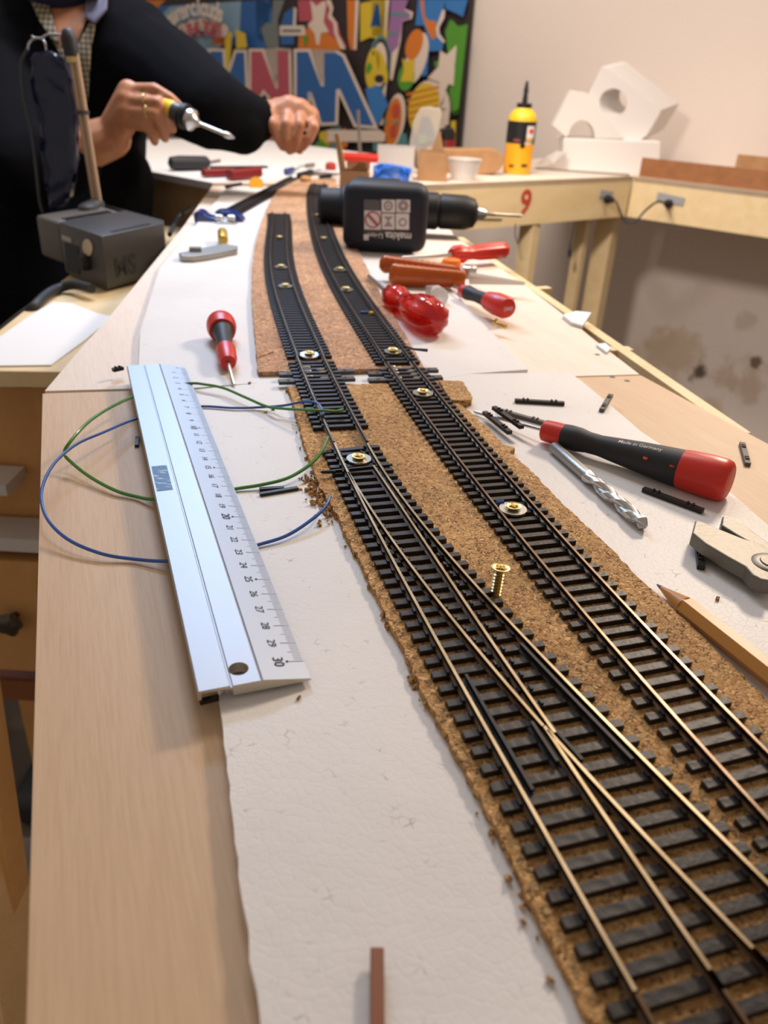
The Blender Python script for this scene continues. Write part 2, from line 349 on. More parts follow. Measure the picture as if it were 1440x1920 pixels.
# outline of the second board
L2 = [at(*p, -.005) for p in ((84, 733), (150, 655), (200, 600), (290, 490), (340, 430), (398, 349))]
R2 = [at(*p, -.005) for p in ((1199, 702), (1118, 640), (1050, 585), (986, 536), (905, 480), (850, 440))]
B0 = at(398, 348, -.005); F1 = at(790, 351, -.005); X2 = at(1186, 334, -.005); X3 = at(1440, 365, -.005)
X3 = X2+(X3-X2).normalized()*1.2
far_board = thing('baseboard', zz(at(600, 560), -.06), 'far plywood baseboard curving away towards the soldering man', 'baseboard', 'layout baseboards')
obj('plywood_top', MB().prism(L2+[F1]+R2[::-1], TZ-.012, TZ-.005), 'ply_pale', far_board, origin=False)
fa, fb = at(862, 445, -.0122), at(1395, 812, -.0122)
m_ = MB(); frame_bar(m_, fa, fb, -.0122, .045, .010); obj('side_batten', m_, 'pine', far_board)
for (p, q) in (((1098, 658), (1182, 656)), ((960, 545), (1030, 541))):
    a, b = at(*p, -.014), at(*q, -.014); m_ = MB(); frame_bar(m_, a, b, -.0125, .035, .010); obj('cross_batten', m_, 'pine', far_board)
m_ = MB(); frame_bar(m_, PA-md*.010+sd*.02, PC-md*.010-sd*.02, -.0125); obj('end_batten', m_, 'pine', far_board)
m_ = MB(); frame_bar(m_, L2[0]+sd*.015, L2[4]+Vector((.015, 0, 0)), -.0125); obj('side_batten', m_, 'pine', far_board)
for p in (at(230, 600)+Vector((.04, 0, 0)), at(1130, 700)): obj('leg', MB().box((p.x, p.y, (TZ-.06)/2), (.03, .03, TZ-.06)), 'pine', far_board)
# ---- bench modules behind
BL = B0-W2*.75
bl = thing('bench_module', zz(B0, -.1), 'shaded brown wooden bench module behind the man and under the dark tools', 'bench', 'bench modules against the wall')
obj('bench_top', MB().prism([B0, BL, BL+N2*.72, B0+N2*.72], TZ-.012, TZ-.0005), 'paper', bl, origin=False)
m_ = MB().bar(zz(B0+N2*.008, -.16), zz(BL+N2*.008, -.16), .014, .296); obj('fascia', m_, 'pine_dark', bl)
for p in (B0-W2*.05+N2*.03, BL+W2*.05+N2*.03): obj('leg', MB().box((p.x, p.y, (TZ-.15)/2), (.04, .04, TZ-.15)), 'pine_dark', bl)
bm_ = thing('bench_module', zz(at(1000, 340), -.1), 'pale wooden bench module with a red 9 on its side', 'bench', 'bench modules against the wall')
obj('bench_top', MB().prism([B0, F1, X2, X2+N2*.28, X2+N2*.28-W2*.35, B0+N2*.72], TZ-.012, TZ-.0005), 'ply_pale', bm_, origin=False)
fd = (X2-F1).normalized(); fn = Vector((fd.y, -fd.x, 0))
obj('fascia', MB().bar(zz(F1-fn*.009, -.0445), zz(X2-fn*.009, -.0445), .018, .087), 'pine', bm_)
m_ = MB(); p9 = (aty(986, 382, 1)-cam.location); 
def on_fascia(px, py, o=.0012):
    r = ray(px, py); q = F1+fn*o; t = (q-Vector((0, 0, q.z))).dot(fn)/(r.x*fn.x+r.y*fn.y); return Vector((r.x*t, r.y*t, r.z*t+CH+TZ))
put_text(m_, '9', .066, on_fascia(986, 381), fd, Z3, .0034); obj('number_print', m_, mat('red_paint', (.45, .045, .02), .6), bm_, label='red stencilled number 9')
obj('ink_mark', MB().bar(on_fascia(893, 411), on_fascia(941, 412), .0006, .003), 'ink', bm_)
for i, (px, wp, yd) in enumerate(((993, .034, 1.80), (1092, .026, 1.97), (1138, .046, 2.02))):
    p = aty(px, 430, yd); obj('leg', MB().box((p.x, p.y, (TZ-.09)/2), (wp, wp*.8, TZ-.09), math.radians(-38)), 'pine', bm_)
br = thing('bench_module', zz(X2+W2*.3, -.1), 'pale wooden bench module at the right carrying a brown board edge', 'bench', 'bench modules against the wall')
rd = (X3-X2).normalized(); rn = Vector((-rd.y, rd.x, 0))
obj('bench_top', MB().prism([X2+rd*.002, X3, X3+rn*.33, X2+rn*.33+rd*.002], TZ-.012, TZ-.0005), 'ply_pale', br, origin=False)
obj('fascia', MB().bar(zz(X2+rn*.009+rd*.003, -.0445), zz(X3+rn*.009, -.0445), .018, .087), 'pine', br)
p = X3-rd*.1+rn*.05; obj('leg', MB().box((p.x, p.y, (TZ-.09)/2), (.05, .05, TZ-.09), math.radians(-39)), 'pine', br)
a = X2+rd*.012+rn*.002; 
u1 = obj('board_edging', MB().bar(zz(a+rn*.006, .0195), zz(X3+rn*.006, .0195), .006, .039), 'hardboard', origin=None)
tag(u1, 'dark brown hardboard strip standing on the front of the right bench', 'board')
a = X2+rd*.15+rn*.22
tag(obj('board_edging', MB().bar(zz(a, .026), zz(X3+rn*.22, .026), .006, .052), 'cardboard'), 'lighter brown strip standing behind the dark brown strip on the right bench', 'board')
# connectors with tape on the bench sides
for i, (px, py, n_, d_, off) in enumerate(((1137, 366, fn, fd, F1), (1257, 374, -rn, rd, X2))):
    r = ray(px, py); t = (off+n_*.002).to_2d().dot(n_.to_2d())/(r.x*n_.x+r.y*n_.y); p = Vector((r.x*t, r.y*t, r.z*t+CH+TZ))
    c_ = thing('cable_socket', p, ('left' if i == 0 else 'right')+' black socket under grey tape on the '+('side of the numbered bench' if i == 0 else 'side of the right bench'), 'socket', 'sockets on the bench sides')
    obj('tape', MB().bar(p-d_*(.022 if i == 0 else .032)+Z3*.004, p+d_*(.022 if i == 0 else .032)-Z3*.001, .0015, .016), 'tape_grey', c_)
    obj('plug', MB().lathe(p-Z3*.008+n_*.002, n_, [(0, .009), (.008, .009), (.010, .006), (.018, .006)], 12), 'black', c_, smooth=True)
    if i == 0: s0 = p-Z3*.010+n_*.018
    else: s1 = p-Z3*.008+n_*.018
def bez(pts, n=10):                           # Catmull-Rom through points
    P = [Vector(p) for p in pts]; P = [P[0]*2-P[1]]+P+[P[-1]*2-P[-2]]; o = []
    for i in range(1, len(P)-2):
        for k in range(n):
            t = k/n; o.append(.5*((2*P[i])+(P[i+1]-P[i-1])*t+(2*P[i-1]-5*P[i]+4*P[i+1]-P[i+2])*t*t+(3*P[i]-P[i-1]-3*P[i+1]+P[i+2])*t**3))
    return o+[P[-2]]
def par_pt(px, py, d): r = ray(px, py).normalized(); return r*d+Vector((0, 0, CH+TZ))
dd = (s0-cam.location).length*.955
tag(obj('cable', MB().tube(bez([s0, par_pt(1156, 380, dd), par_pt(1170, 412, dd), par_pt(1190, 416, dd), par_pt(1210, 395, dd), par_pt(1232, 379, dd*.99), s1]), .0022, 8), 'black_soft', smooth=True), 'thin dark cable hanging between the two taped sockets', 'cable')
tag(obj('hanging_wire', MB().tube(bez([aty(967, 420, 1.74), aty(966, 440, 1.74), aty(970, 455, 1.74)]), [.0012]*20+[.003], 6), 'black_soft', smooth=True), 'short dark wire hanging beside the left post of the bench', 'wire', 'wires hanging at the posts')
tag(obj('hanging_wire', MB().tube(bez([aty(1079, 411, 1.9), aty(1073, 440, 1.9), aty(1069, 460, 1.9), aty(1068, 482, 1.9)]), [.001]*18+[.0016]*6+[.004]*7, 6), 'black_soft', smooth=True), 'dark wire with a bulge hanging beside the two right posts', 'wire', 'wires hanging at the posts')
# ---- foam sheets
fl = [at(*p) for p in ((330, 735), (360, 1000), (412, 1310), (418, 1370), (424, 1420), (431, 1470), (433, 1520), (441, 1580), (449, 1640), (455, 1690), (464, 1745), (470, 1800), (480, 1860), (489, 1920))]
fe = fl[-1]+md*.1
fr = [at(*p) for p in ((1066, 698), (1085, 710), (1142, 757), (1202, 809), (1263, 850), (1343, 901), (1440, 984))]
rnd = random.Random(3)
def jit(pts, a, step=.004):                   # densify an outline and roughen it
    o = []
    for i in range(len(pts)-1):
        p, q = Vector(pts[i]), Vector(pts[i+1]); n = max(1, int((q-p).length/step))
        for k in range(n): o.append(p.lerp(q, k/n)+Vector((rnd.uniform(-a, a), rnd.uniform(-a, a), 0)))
    return o+[Vector(pts[-1])]
f1 = MB().prism(jit(fl, .0004)+[fe]+[fr[-1]+md*.3]+fr[::-1]+[at(880, 701), at(820, 712), at(484, 718)], TZ-.005, TZ)
tag(obj('foam_sheet', f1, 'foam', origin=False), 'near sheet of white foam under the turnout and the ruler', 'foam sheet', 'foam sheets on the baseboards')
f2 = MB().prism([at(258, 734), at(263, 620), at(300, 500), at(368, 420), at(425, 352)]+[at(640, 352)]+[at(700, 400), at(800, 500), at(847, 542), at(905, 605), at(933, 634), at(990, 692), at(880, 700), at(820, 711), at(484, 717)], TZ-.005, TZ-.0003)
tag(obj('foam_sheet', f2, 'foam', origin=False), 'far sheet of white foam under the curved tracks', 'foam sheet', 'foam sheets on the baseboards')
# ---- cork
cl = [at(*p, .003) for p in ((540, 724), (556, 780), (571, 833), (583, 865), (592, 890), (600, 915), (622, 945), (640, 983), (661, 1025), (682, 1066), (703, 1108), (719, 1139), (736, 1179), (757, 1218), (775, 1258), (788, 1290), (816, 1336), (843, 1389), (871, 1442), (899, 1494), (927, 1547), (952, 1594), (1000, 1703), (1037, 1773), (1070, 1837), (1110, 1913))]
cr = [at(*p, .003) for p in ((824, 714), (868, 716), (884, 752), (862, 757), (885, 776), (913, 800), (943, 832), (965, 838), (967, 841), (955, 846), (987, 875), (1012, 898), (1033, 923), (1058, 947), (1093, 980), (1123, 1007), (1147, 1030), (1173, 1057), (1198, 1083), (1250, 1130), (1307, 1184), (1348, 1224), (1390, 1263), (1428, 1303), (1440, 1316))]
cn = thing('cork_sheet', zz(at(800, 1000), 0), 'near sheet of cork trackbed under turnout and long straight track', 'cork', 'cork trackbed sheets')
c1 = MB().prism(jit(cl, .0007, .0022)+[cl[-1]+md*.09]+[cr[-1]+md*.22]+jit(cr, .0005, .0022)[::-1]+[at(800, 716, .003), at(705, 719, .003), at(658, 721, .003)], TZ+.0001, TZ+.003)
obj('trackbed', c1, 'cork', cn, origin=False)
tb = [at(822, 713, .0045), at(868, 715, .0045), at(886, 745, .0045), at(884, 750, .0045), at(846, 750, .0045)]
obj('cork_offcut', MB().prism(jit(tb+[tb[0]], .0003, .002)[:-1], TZ+.003, TZ+.0046), 'cork', cn)
m_ = MB()
for i in range(130):                          # crumbs along the torn left edge
    j = rnd.random(); k = j*(len(cl)-2) if rnd.random() < .3 else rnd.uniform(4, 6.6); i0 = int(k); p = cl[i0].lerp(cl[i0+1], k-i0)
    sp = .0065 if 4 < k < 7 else .0022
    p = zz(p+Vector((-abs(rnd.gauss(0, sp))*.6, rnd.gauss(0, .002), 0)), .0003+rnd.random()*.0008); r = rnd.uniform(.0004, .0014)
    m_.box(p, (r*2, r, r), 0, R=Euler((rnd.random()*3, rnd.random()*3, rnd.random()*3)).to_matrix())
obj('cork_crumbs', m_, 'cork', cn, kind='stuff')
fc = [at(*p, .003) for p in ((484, 697), (482, 672), (479, 640), (474, 590), (472, 550), (473, 500), (478, 460), (487, 425), (498, 395), (510, 372), (523, 353), (540, 342), (560, 336))]
frr = [at(*p, .003) for p in ((796, 690), (778, 658), (760, 628), (738, 592), (718, 558), (700, 525), (682, 490), (665, 455), (650, 420), (640, 390), (634, 365), (630, 345), (628, 334))]
cf = thing('cork_sheet', zz(at(600, 560), 0), 'far sheet of cork trackbed curving away under both tracks', 'cork', 'cork trackbed sheets')
obj('trackbed', MB().prism(jit(fc, .0006, .005)+jit(frr, .0006, .004)[::-1]+[at(715, 691, .003), at(655, 693, .003), at(545, 696, .003)], TZ+.0001, TZ+.003), 'cork_far', cf, origin=False)
g = [at(*p, .0033) for p in ((523, 694), (516, 660), (506, 620), (497, 580), (491, 545))]
obj('cork_strip', MB().prism([p for p in fc[1:5]]+[q-Vector((.0008, 0, 0)) for q in g[1:][::-1]], TZ+.003, TZ+.0038), 'cork_far', cf)
# ================================================================== TRACKS
PITCH, SL, GH = .00678, .0305, .0087           # sleeper pitch, sleeper length, half the distance between rail heads
ZR = .0076
def sleeper_mesh(name, L=SL, m='sleeper', chairs=(-GH, GH)):
    b = MB().box((0, 0, .0011), (L, .0031, .0022))
    for c in chairs:
        for sx in (-1, 1): b.box((c+sx*.0013, 0, .0026), (.0011, .0022, .0010))
    return b.mesh(name, [M[m]], False, 0.00012, 1)
SLM = sleeper_mesh('sleeper')
def rail(name, pts, parent, hh=.0026, z=ZR, mt=('rail', 'rail_side'), **k):
    b = MB(); pts = [zz(p, 0) for p in pts]; n = len(pts); vs = []
    prof = [(-.0005, z), (.0005, z), (.0005, z-.0007), (.0002, z-.0010), (.0002, z-.0021), (.0011, z-hh), (-.0011, z-hh), (-.0002, z-.0021), (-.0002, z-.0010), (-.0005, z-.0007)]
    for i, p in enumerate(pts):
        d = (pts[min(i+1, n-1)]-pts[max(i-1, 0)]).normalized(); s_ = Vector((d.y, -d.x, 0)); vs += [p+s_*x+Z3*h for x, h in prof]
    q = len(prof); fs = [(i*q+k_, i*q+(k_+1) % q, (i+1)*q+(k_+1) % q, (i+1)*q+k_) for i in range(n-1) for k_ in range(q)]
    b.add(vs, fs, 1)
    for i in range(0, (n-1)*q, q): b.mi[i//q*q] = 0
    b.add(vs[:q], [tuple(range(q))], 0); b.add(vs[-q:], [tuple(range(q))], 0)
    return obj(name, b, list(mt), parent, **k)
def resample(f, y0, y1, step):                # walk along x=f(y) from y0 to y1
    o = [Vector((f(y0), y0, 0))]; sgn = 1 if y1 > y0 else -1; y = y0
    while (y1-y)*sgn > 0:
        sl = (f(y+.001)-f(y-.001))/.002; y += sgn*step/math.sqrt(1+sl*sl); o.append(Vector((f(y), y, 0)))
    return o
def offs(P, o):
    r = []
    for i, p in enumerate(P):
        d = (P[min(i+1, len(P)-1)]-P[max(i-1, 0)]).normalized(); r.append(p+Vector((-d.y, d.x, 0))*o)
    return r
def centre(Lp, Rp):
    Lw = sorted([at(*p, ZR) for p in Lp], key=lambda v: v.y); Rw = sorted([at(*p, ZR) for p in Rp], key=lambda v: v.y)
    return [(v.x, v.y) for v in offs(Lw, -GH)]+[(v.x, v.y) for v in offs(Rw, GH)]
def build_track(name, label, Lp, Rp, deg, y0, y1, skip=(), ry0=None, group='laid model railway tracks'):
    f = polyfit(centre(Lp, Rp), deg); P = resample(f, y0, y1, PITCH)
    t = thing(name, zz(P[len(P)//2], .003), label, 'model track', group)
    for i, p in enumerate(P[1:-1]):
        if i in skip: continue
        d = (P[i+2]-P[i]).normalized()
        inst('sleeper', SLM, zz(p, .003), (0, 0, math.atan2(d.y, d.x)-PI/2), t)
    Q = resample(f, ry0 or y0, y1, PITCH*1.5)
    for o in (GH, -GH): rail('rail', offs(Q, o), t)
    return t, f
RL = [(700,638),(732,682.5),(750,714.4),(769.4,739.4),(788.9,765.8),(808.3,790.8),(829,817),(845,836.7),(870,871.7),(895,903),(920,938.3),(945,968),(970,998),(1001.7,1038),(1026.7,1066.7),(1060,1106.7),(1093,1141.7),(1126.7,1178),(1158,1216.7),(1181.7,1246.7),(1223,1294.6),(1265,1340),(1306.7,1388),(1348,1434),(1388,1478)]
RR = [(747,645),(763.9,663),(783.3,692),(797,709),(825,738),(852.8,770),(890,818.6),(903,836.7),(928,863),(953,890),(986.7,928),(1011.7,958),(1036.7,985),(1060,1016.7),(1093,1050),(1126.7,1083),(1160,1118),(1198,1161.7),(1217,1184),(1265,1230),(1306.7,1269.6),(1348,1317.5),(1390,1359),(1438,1409)]
FRL = [(584,350.5),(582,365),(584,380),(585.4,410.6),(593,441),(603.8,471.7),(616,502),(629.7,532.8),(658.6,579.7),(692,631.6),(725.8,674.4)]
FRR = [(606.6,347.5),(605,380),(613,410.6),(622,441),(634,471.7),(652.7,502),(671,532.8),(713.6,589),(744,637.7),(768.6,671)]
ysm = at(735, 700).y; ysl = at(595, 690).y
tr1, fR = build_track('track_section', 'long straight track with washers on the near cork, right of the turnout', RL, RR, 4, .088, ysm, skip=())
tr2, fFR = build_track('track_section', 'curved track running away beside the cordless drill', FRL, FRR, 5, ysm+.003, at(590, 350).y)
FLL = [(510.6,409),(509,441),(509,471.7),(509,502),(513.6,532.8),(519.7,563),(533.5,600),(544,626),(555,650),(564,681)]
FLR = [(536.5,407.5),(536.5,441),(536.5,471.7),(542.6,502),(548.8,532.8),(562.5,563),(577.8,600),(588.5,630.6),(602,658),(614.5,685.6)]
NLL = [(564,681),(574.7,710),(588.5,745),(600.7,765),(610,788),(622,817)]
NLR = [(614.5,685.6),(626.7,711.5),(640,737.5),(654,762),(669.5,792.5),(680,814)]
tr3, fFL = build_track('track_section', 'short curved track ending on the bare far cork, left of the long curve', FLL, FLR, 4, ysl+.003, at(523, 408).y)
tr4, fNL = build_track('track_section', 'stub of track with green and blue wires at the end of the turnout', NLL, NLR, 2, at(655, 824).y, ysl, ry0=at(660, 828, ZR).y)
# wide pads beside the board joint
PADM = MB().box((0, 0, .0011), (.0125, .0054, .0022)); PADM = PADM.mesh('joint_pad', [M['pad']], False, .0002, 1)
HOLEM = MB().lathe((0, 0, 0), (0, 0, 1), [(0, .0011), (.0003, .0011)], 10).mesh('screw_hole', [M['black']])
def pad(px, py, rz, parent):
    p = at(px, py, .005); a = inst('joint_pad', PADM, zz(p, .0022), (0, 0, rz), parent)
    h = inst('screw_hole', HOLEM, zz(p, .00435), (0, 0, 0), a)
for px, py in ((541, 698), (541, 711), (646, 692), (647, 706)): pad(px, py, .25, tr4)
for px, py in ((708, 697), (709, 709), (804, 690), (812, 704)): pad(px, py, .22, tr1)
for px, py in ((572, 686), (575, 693), (602, 690), (606, 695), (577, 703), (609, 706), (733, 685), (737, 691), (740, 697), (766, 687), (772, 693), (778, 699), (745, 706), (783, 706)):
    p = at(px, py, .0060); obj('solder_blob', MB().lathe(zz(p, .0050), (.97, .24, 0), [(-.003, .0003), (-.002, .0009), (.002, .0009), (.003, .0003)], 8, sx=.8), 'solder', tr4 if px < 640 else tr1, smooth=True)
# ---- the turnout
def rf(px, deg=3): return polyfit([(v.x, v.y) for v in (at(*p, ZR) for p in px)], deg)
A_ = [(626.7,830),(640,857),(651.7,881.7),(672,928),(690,960),(711,1001.7),(731.7,1041),(752.5,1078.7),(773,1114),(794,1151.7),(815,1193),(836,1228.7),(851.7,1258),(882,1311),(912.8,1366.7),(943,1419),(974,1472),(1004,1525),(1043,1606.7),(1093,1690),(1143,1766.7),(1190,1850)]
B_ = [(653,885),(663,903),(676.7,923),(702.5,960),(723,995.4),(744,1022.5),(765,1051.7),(786,1081),(806.7,1108),(827.5,1135),(848,1162),(869,1187),(900,1222.5),(931.7,1258),(949,1275),(979.4,1311),(1004,1351)]
C_ = [(702,872),(713,893),(726.7,913),(743,936.7),(761,960),(786,997.5),(806.7,1031),(827.5,1060),(848,1093),(869,1124.6),(890,1156),(911,1187),(938,1224.6),(949,1241.7),(976.7,1283),(1001.7,1319),(1024,1347)]
D_ = [(686.7,825),(700,850),(720,886.7),(735,906.7),(751.7,926.7),(777.5,960),(798,987),(819,1012),(840,1037),(861,1062),(881.7,1085),(902.5,1110),(923,1131),(938,1145),(985,1200),(1010,1225),(1040.6,1252.8),(1065.6,1277.8),(1093,1305.6),(1126.7,1339),(1157,1378),(1244,1458),(1303,1520),(1343,1556.7),(1390,1606.7),(1437,1653)]
E_ = [(1021,1361),(1051.7,1405.6),(1079,1450),(1110,1497),(1130,1520),(1176.7,1590),(1223,1660),(1276.7,1736.7),(1326.7,1810)]
G_ = [(1023,1359),(1054,1400),(1079,1427.8),(1107,1461),(1166.7,1520),(1220,1573),(1266.7,1623),(1320,1683),(1403,1770)]
fA, fB, fC, fD, fE, fG = rf(A_), rf(B_, 3), rf(C_, 3), rf(D_, 4), rf(E_, 2), rf(G_, 2)
def ypx(p): return at(*p, ZR).y
y_top, y_end = ypx((628, 833)), ypx((1190, 1850))
tn = thing('turnout', zz(at(850, 1180), .003), 'long model railway turnout with dark sleepers and brassy rails in the foreground', 'model turnout', 'laid model railway tracks')
def rrail(f, ya, yb, nm='rail', **k): rail(nm, resample(f, ya, yb, .008), tn, **k)
BR = mat('bright_rail_top', (.46, .37, .25), .34, 1., noise=80, col2=(.34, .26, .16))
for f, ya, yb in ((fA, y_top, y_end), (fD, ypx((686.7, 825)), .098), (fE, ypx((1021, 1361)), ypx((1326.7, 1810))), (fG, ypx((1030, 1368)), ypx((1403, 1770)))):
    rrail(f, ya if ya < ypx((640, 900)) else at(660, 829, ZR).y, yb, mt=(BR, 'rail_side'))
rrail(fB, ypx((653, 885)), ypx((1004, 1351)), 'switch_blade', mt=(BR, 'rail_side')); rrail(fC, ypx((702, 872)), ypx((1024, 1347)), 'switch_blade', mt=(BR, 'rail_side'))
def shifted(f, o): return lambda y: f(y)+o
for f, o, pa, pb in ((fA, .0034, (860, 1262), (985, 1470)), (fD, -.0030, (985, 1205), (1165, 1390)), (fE, -.0028, (1010, 1352), (1040, 1405)), (fG, .0026, (1027, 1352), (1085, 1405))):
    rail('check_rail', resample(shifted(f, o), ypx(pa), ypx(pb), .008), tn, mt=('black', 'black'), z=ZR-.0002)
# the next pieces of track beyond the turnout
for f, a, b_ in ((fA, y_end, .085), (fE, ypx((1326.7, 1810)), .085), (fG, ypx((1403, 1770)), .088)):
    rail('rail', resample(f, a-.0008, b_, .008), tn, mt=('rail_side', 'rail_side'))
# sleepers, square to the left stock rail and growing longer
SP = resample(fA, y_top, .088, PITCH)
for i, p in enumerate(SP):
    if i == 0: p = p+Vector((0, -.002, 0))
    q = SP[min(i+1, len(SP)-1)]; d = (p-q).normalized() if q != p else d
    ax = Vector((d.y, -d.x, 0)); l0 = -.0064
    s_ = 0.
    for _ in range(30):                       # where the sleeper axis meets the right stock rail
        yy = p.y+ax.y*s_; s_ = (fD(yy)-p.x)/ax.x
    l1 = min(s_+.0066, .075)
    mid = p+ax*((l0+l1)/2); ch = [0, s_]
    if p.y > ypx((1010, 1355)): ch += [x for x in ((fB(p.y)-p.x)/ax.x, (fC(p.y)-p.x)/ax.x) if .003 < x < s_-.003]
    me = sleeper_mesh('sleeper', l1-l0, chairs=[c-(l0+l1)/2 for c in ch])
    inst('sleeper', me, zz(mid, .003), (0, 0, math.atan2(ax.y, ax.x)), tn)
p = at(649, 878, .005); q = at(605, 888, .005)
obj('tie_bar', MB().bar(zz(q, .0058), zz(at(735, 874, .005), .0058), .0012, .0010), 'black', tn)
obj('tie_bar_end', MB().lathe(zz(q, .0058), (1, .2, 0), [(-.001, .0004), (0, .0008), (.005, .0008), (.006, .0005)], 10), 'black', tn, smooth=True)
# ================================================================== WASHERS AND SCREWS
WM = MB(); n = 28; vs = []
for z in (0, .0009):
    for r in (.0062, .0022): vs += [(r*math.cos(2*PI*k/n), r*math.sin(2*PI*k/n), z) for k in range(n)]
fs = []
for k in range(n):
    j = (k+1) % n; fs += [(k, j, n+j, n+k), (2*n+j, 2*n+k, 3*n+k, 3*n+j), (k, 2*n+k, 2*n+j, j), (n+j, 3*n+j, 3*n+k, n+k)]
WM.add(vs, fs); WM = WM.mesh('washer', [M['zinc']], True)
def screw_mesh(L=.004, thread=False):
    b = MB().lathe((0, 0, 0), (0, 0, 1), [(0, .0013), (L, .0014), (L+.0016, .0036), (L+.0020, .0036), (L+.0021, .0032), (L+.0017, .0026)], 20)
    for a in (0, PI/2): b.box((0, 0, L+.0019), (.0038, .0007, .0005), a+.4, mi=1)
    for a in (PI/4, 3*PI/4): b.box((0, 0, L+.0018), (.0026, .0004, .0005), a+.4, mi=1)
    if thread:
        for i in range(7): b.lathe((0, 0, i*.0014+.0004), (0, .12, 1), [(0, .0013), (.0004, .0021), (.0008, .0013)], 12)
    return b.mesh('screw', [M['brass'], M['brass_dull']], True)
SCM = screw_mesh()
wl = [((673, 857), 'beside the turnout toes'), ((580, 662), 'between the rails just beyond the board joint, left track'), ((962, 951), 'between the rails of the long straight track'), ((793, 734), 'between the rails just this side of the board joint'), ((737, 656), 'between the rails just beyond the board joint, right track'),
      ((535, 534), 'on the short curved track, nearer'), ((527, 498), 'on the short curved track, farther'), ((649, 540), 'on the long curve, nearer one'), ((637, 503), 'on the long curve, farther one')]
for i, ((px, py), wh) in enumerate(wl):
    z = .0056; p = at(px, py+2, .0065); tilt = (.08, 0, 0) if i == 1 else (0, 0, 0)
    tag(inst('washer', WM, zz(p, z), tilt), 'zinc washer '+wh, 'washer', group='washers holding the track down')
    tag(inst('screw', SCM, zz(p, z-.0036), (0, 0, i*.7)), 'brass screw through the washer '+wh, 'screw', group='brass screws holding the washers')
for i, (px, py) in enumerate(((607, 449), (595, 405), (524, 447))):
    p = at(px, py, .006); tag(inst('screw', SCM, zz(p, .0022), (0, 0, i)), ('blurred screw head on the long curved track, '+('nearer' if i == 0 else 'farther')+' of the last two') if i < 2 else 'pale screw head near the far end of the short curved track', 'screw', group='brass screws holding the track')
for (px, py, a, b_, mt, lb) in ((682, 587, 676, 690, 'blue_wire', 'scrap of blue wire lying across the curved track'), (695, 588, 692, 699, 'yellow', 'scrap of yellow wire lying across the curved track'), (937, 944, 930, 944, 'blue_wire', 'bit of blue wire under the washer on the straight track')):
    tag(obj('wire_scrap', MB().tube([zz(at(a, py, .006), .0065), zz(at(b_, py-1, .006), .0065)], .0011, 8), mt, smooth=True), lb, 'wire')
SC2 = screw_mesh(.0105, True)
p = at(929, 1117, .003); tag(inst('screw', SC2, zz(p, .0030), (-.05, .06, .3)), 'loose brass screw standing upright on the cork beside the turnout', 'screw')
p = at(921, 612, 0); tag(inst('screw', SC2, zz(p, .003)+Vector((.011, -.011, 0)), (PI/2*.95, 0, math.radians(45)+PI)), 'small brass screw lying on the foam edge below the red screwdriver butt', 'screw')
tag(obj('track_pin', MB().tube([zz(at(757, 650, .008), .0086), zz(at(775, 655, .009), .0092), zz(at(802, 657, .009), .0090)], [.0009, .0008, .0012], 8), 'black_soft', smooth=True), 'dark pin lying across the right rail near the board joint', 'pin')
# ================================================================== RULER
e0, e1 = at(371, 1308, .0035), at(240, 698, .0045)
ru = (e0-e1); ru.z = 0; RLEN = .313; ru.normalize(); rv = Vector((-ru.y, ru.x, 0)); ro = zz(e0, .0016)-ru*RLEN
rul = thing('ruler', ro+ru*RLEN/2+rv*.018, 'silver aluminium safety ruler with centimetre scale, lying across the foam edge', 'ruler')
prof = [(0, .0036), (.0004, .0042), (.0098, .0042), (.0101, .0034), (.0106, .0034), (.0109, .0040), (.0194, .0040), (.0198, .0036), (.0203, .0040), (.0357, .0009), (.0357, .0001), (.0203, .0001), (.0109, .0001), (.0107, .0030), (.0012, .0030), (.0010, .0006), (0, .0006)]
def R3(u, v, z): return ro+ru*u+rv*v+Z3*z
b = MB(); q = len(prof)
b.add([R3(0, v, z) for v, z in prof]+[R3(RLEN, v, z) for v, z in prof], [(i, (i+1) % q, q+(i+1) % q, q+i) for i in range(q)])
b.add([R3(0, v, z) for v, z in prof], [tuple(range(q))], 1); b.add([R3(RLEN, v, z) for v, z in prof], [tuple(range(q))], 1)
body = obj('ruler_body', b, ['alu', 'alu_edge'], rul)
def cut(o, mb):                               # boolean cut, applied at once
    me = mb.mesh('c', [M['alu_edge']]); c = bpy.data.objects.new('c', me); col.objects.link(c)
    md_ = o.modifiers.new('b', 'BOOLEAN'); md_.operation = 'DIFFERENCE'; md_.solver = 'EXACT'; md_.object = c
    bpy.context.view_layer.update(); dg = bpy.context.evaluated_depsgraph_get()
    nm = bpy.data.meshes.new_from_object(o.evaluated_get(dg)); o.modifiers.clear(); o.data = nm; bpy.data.objects.remove(c)
bm2 = bmesh.new(); bm2.from_mesh(body.data); bmesh.ops.remove_doubles(bm2, verts=bm2.verts, dist=1e-6); bmesh.ops.recalc_face_normals(bm2, faces=bm2.faces); bm2.to_mesh(body.data); bm2.free()
hp = at(447, 1252, .006); hp = zz(hp, 0)
cut(body, MB().lathe(hp-Z3*.01, (0, 0, 1), [(0, .0032), (.03, .0032)], 28))
u30 = (at(568, 1238, .003)-ro).dot(ru)
def zs(v): return .0040+(v-.0203)/(.0154)*(-.0031)+.00012
b = MB()
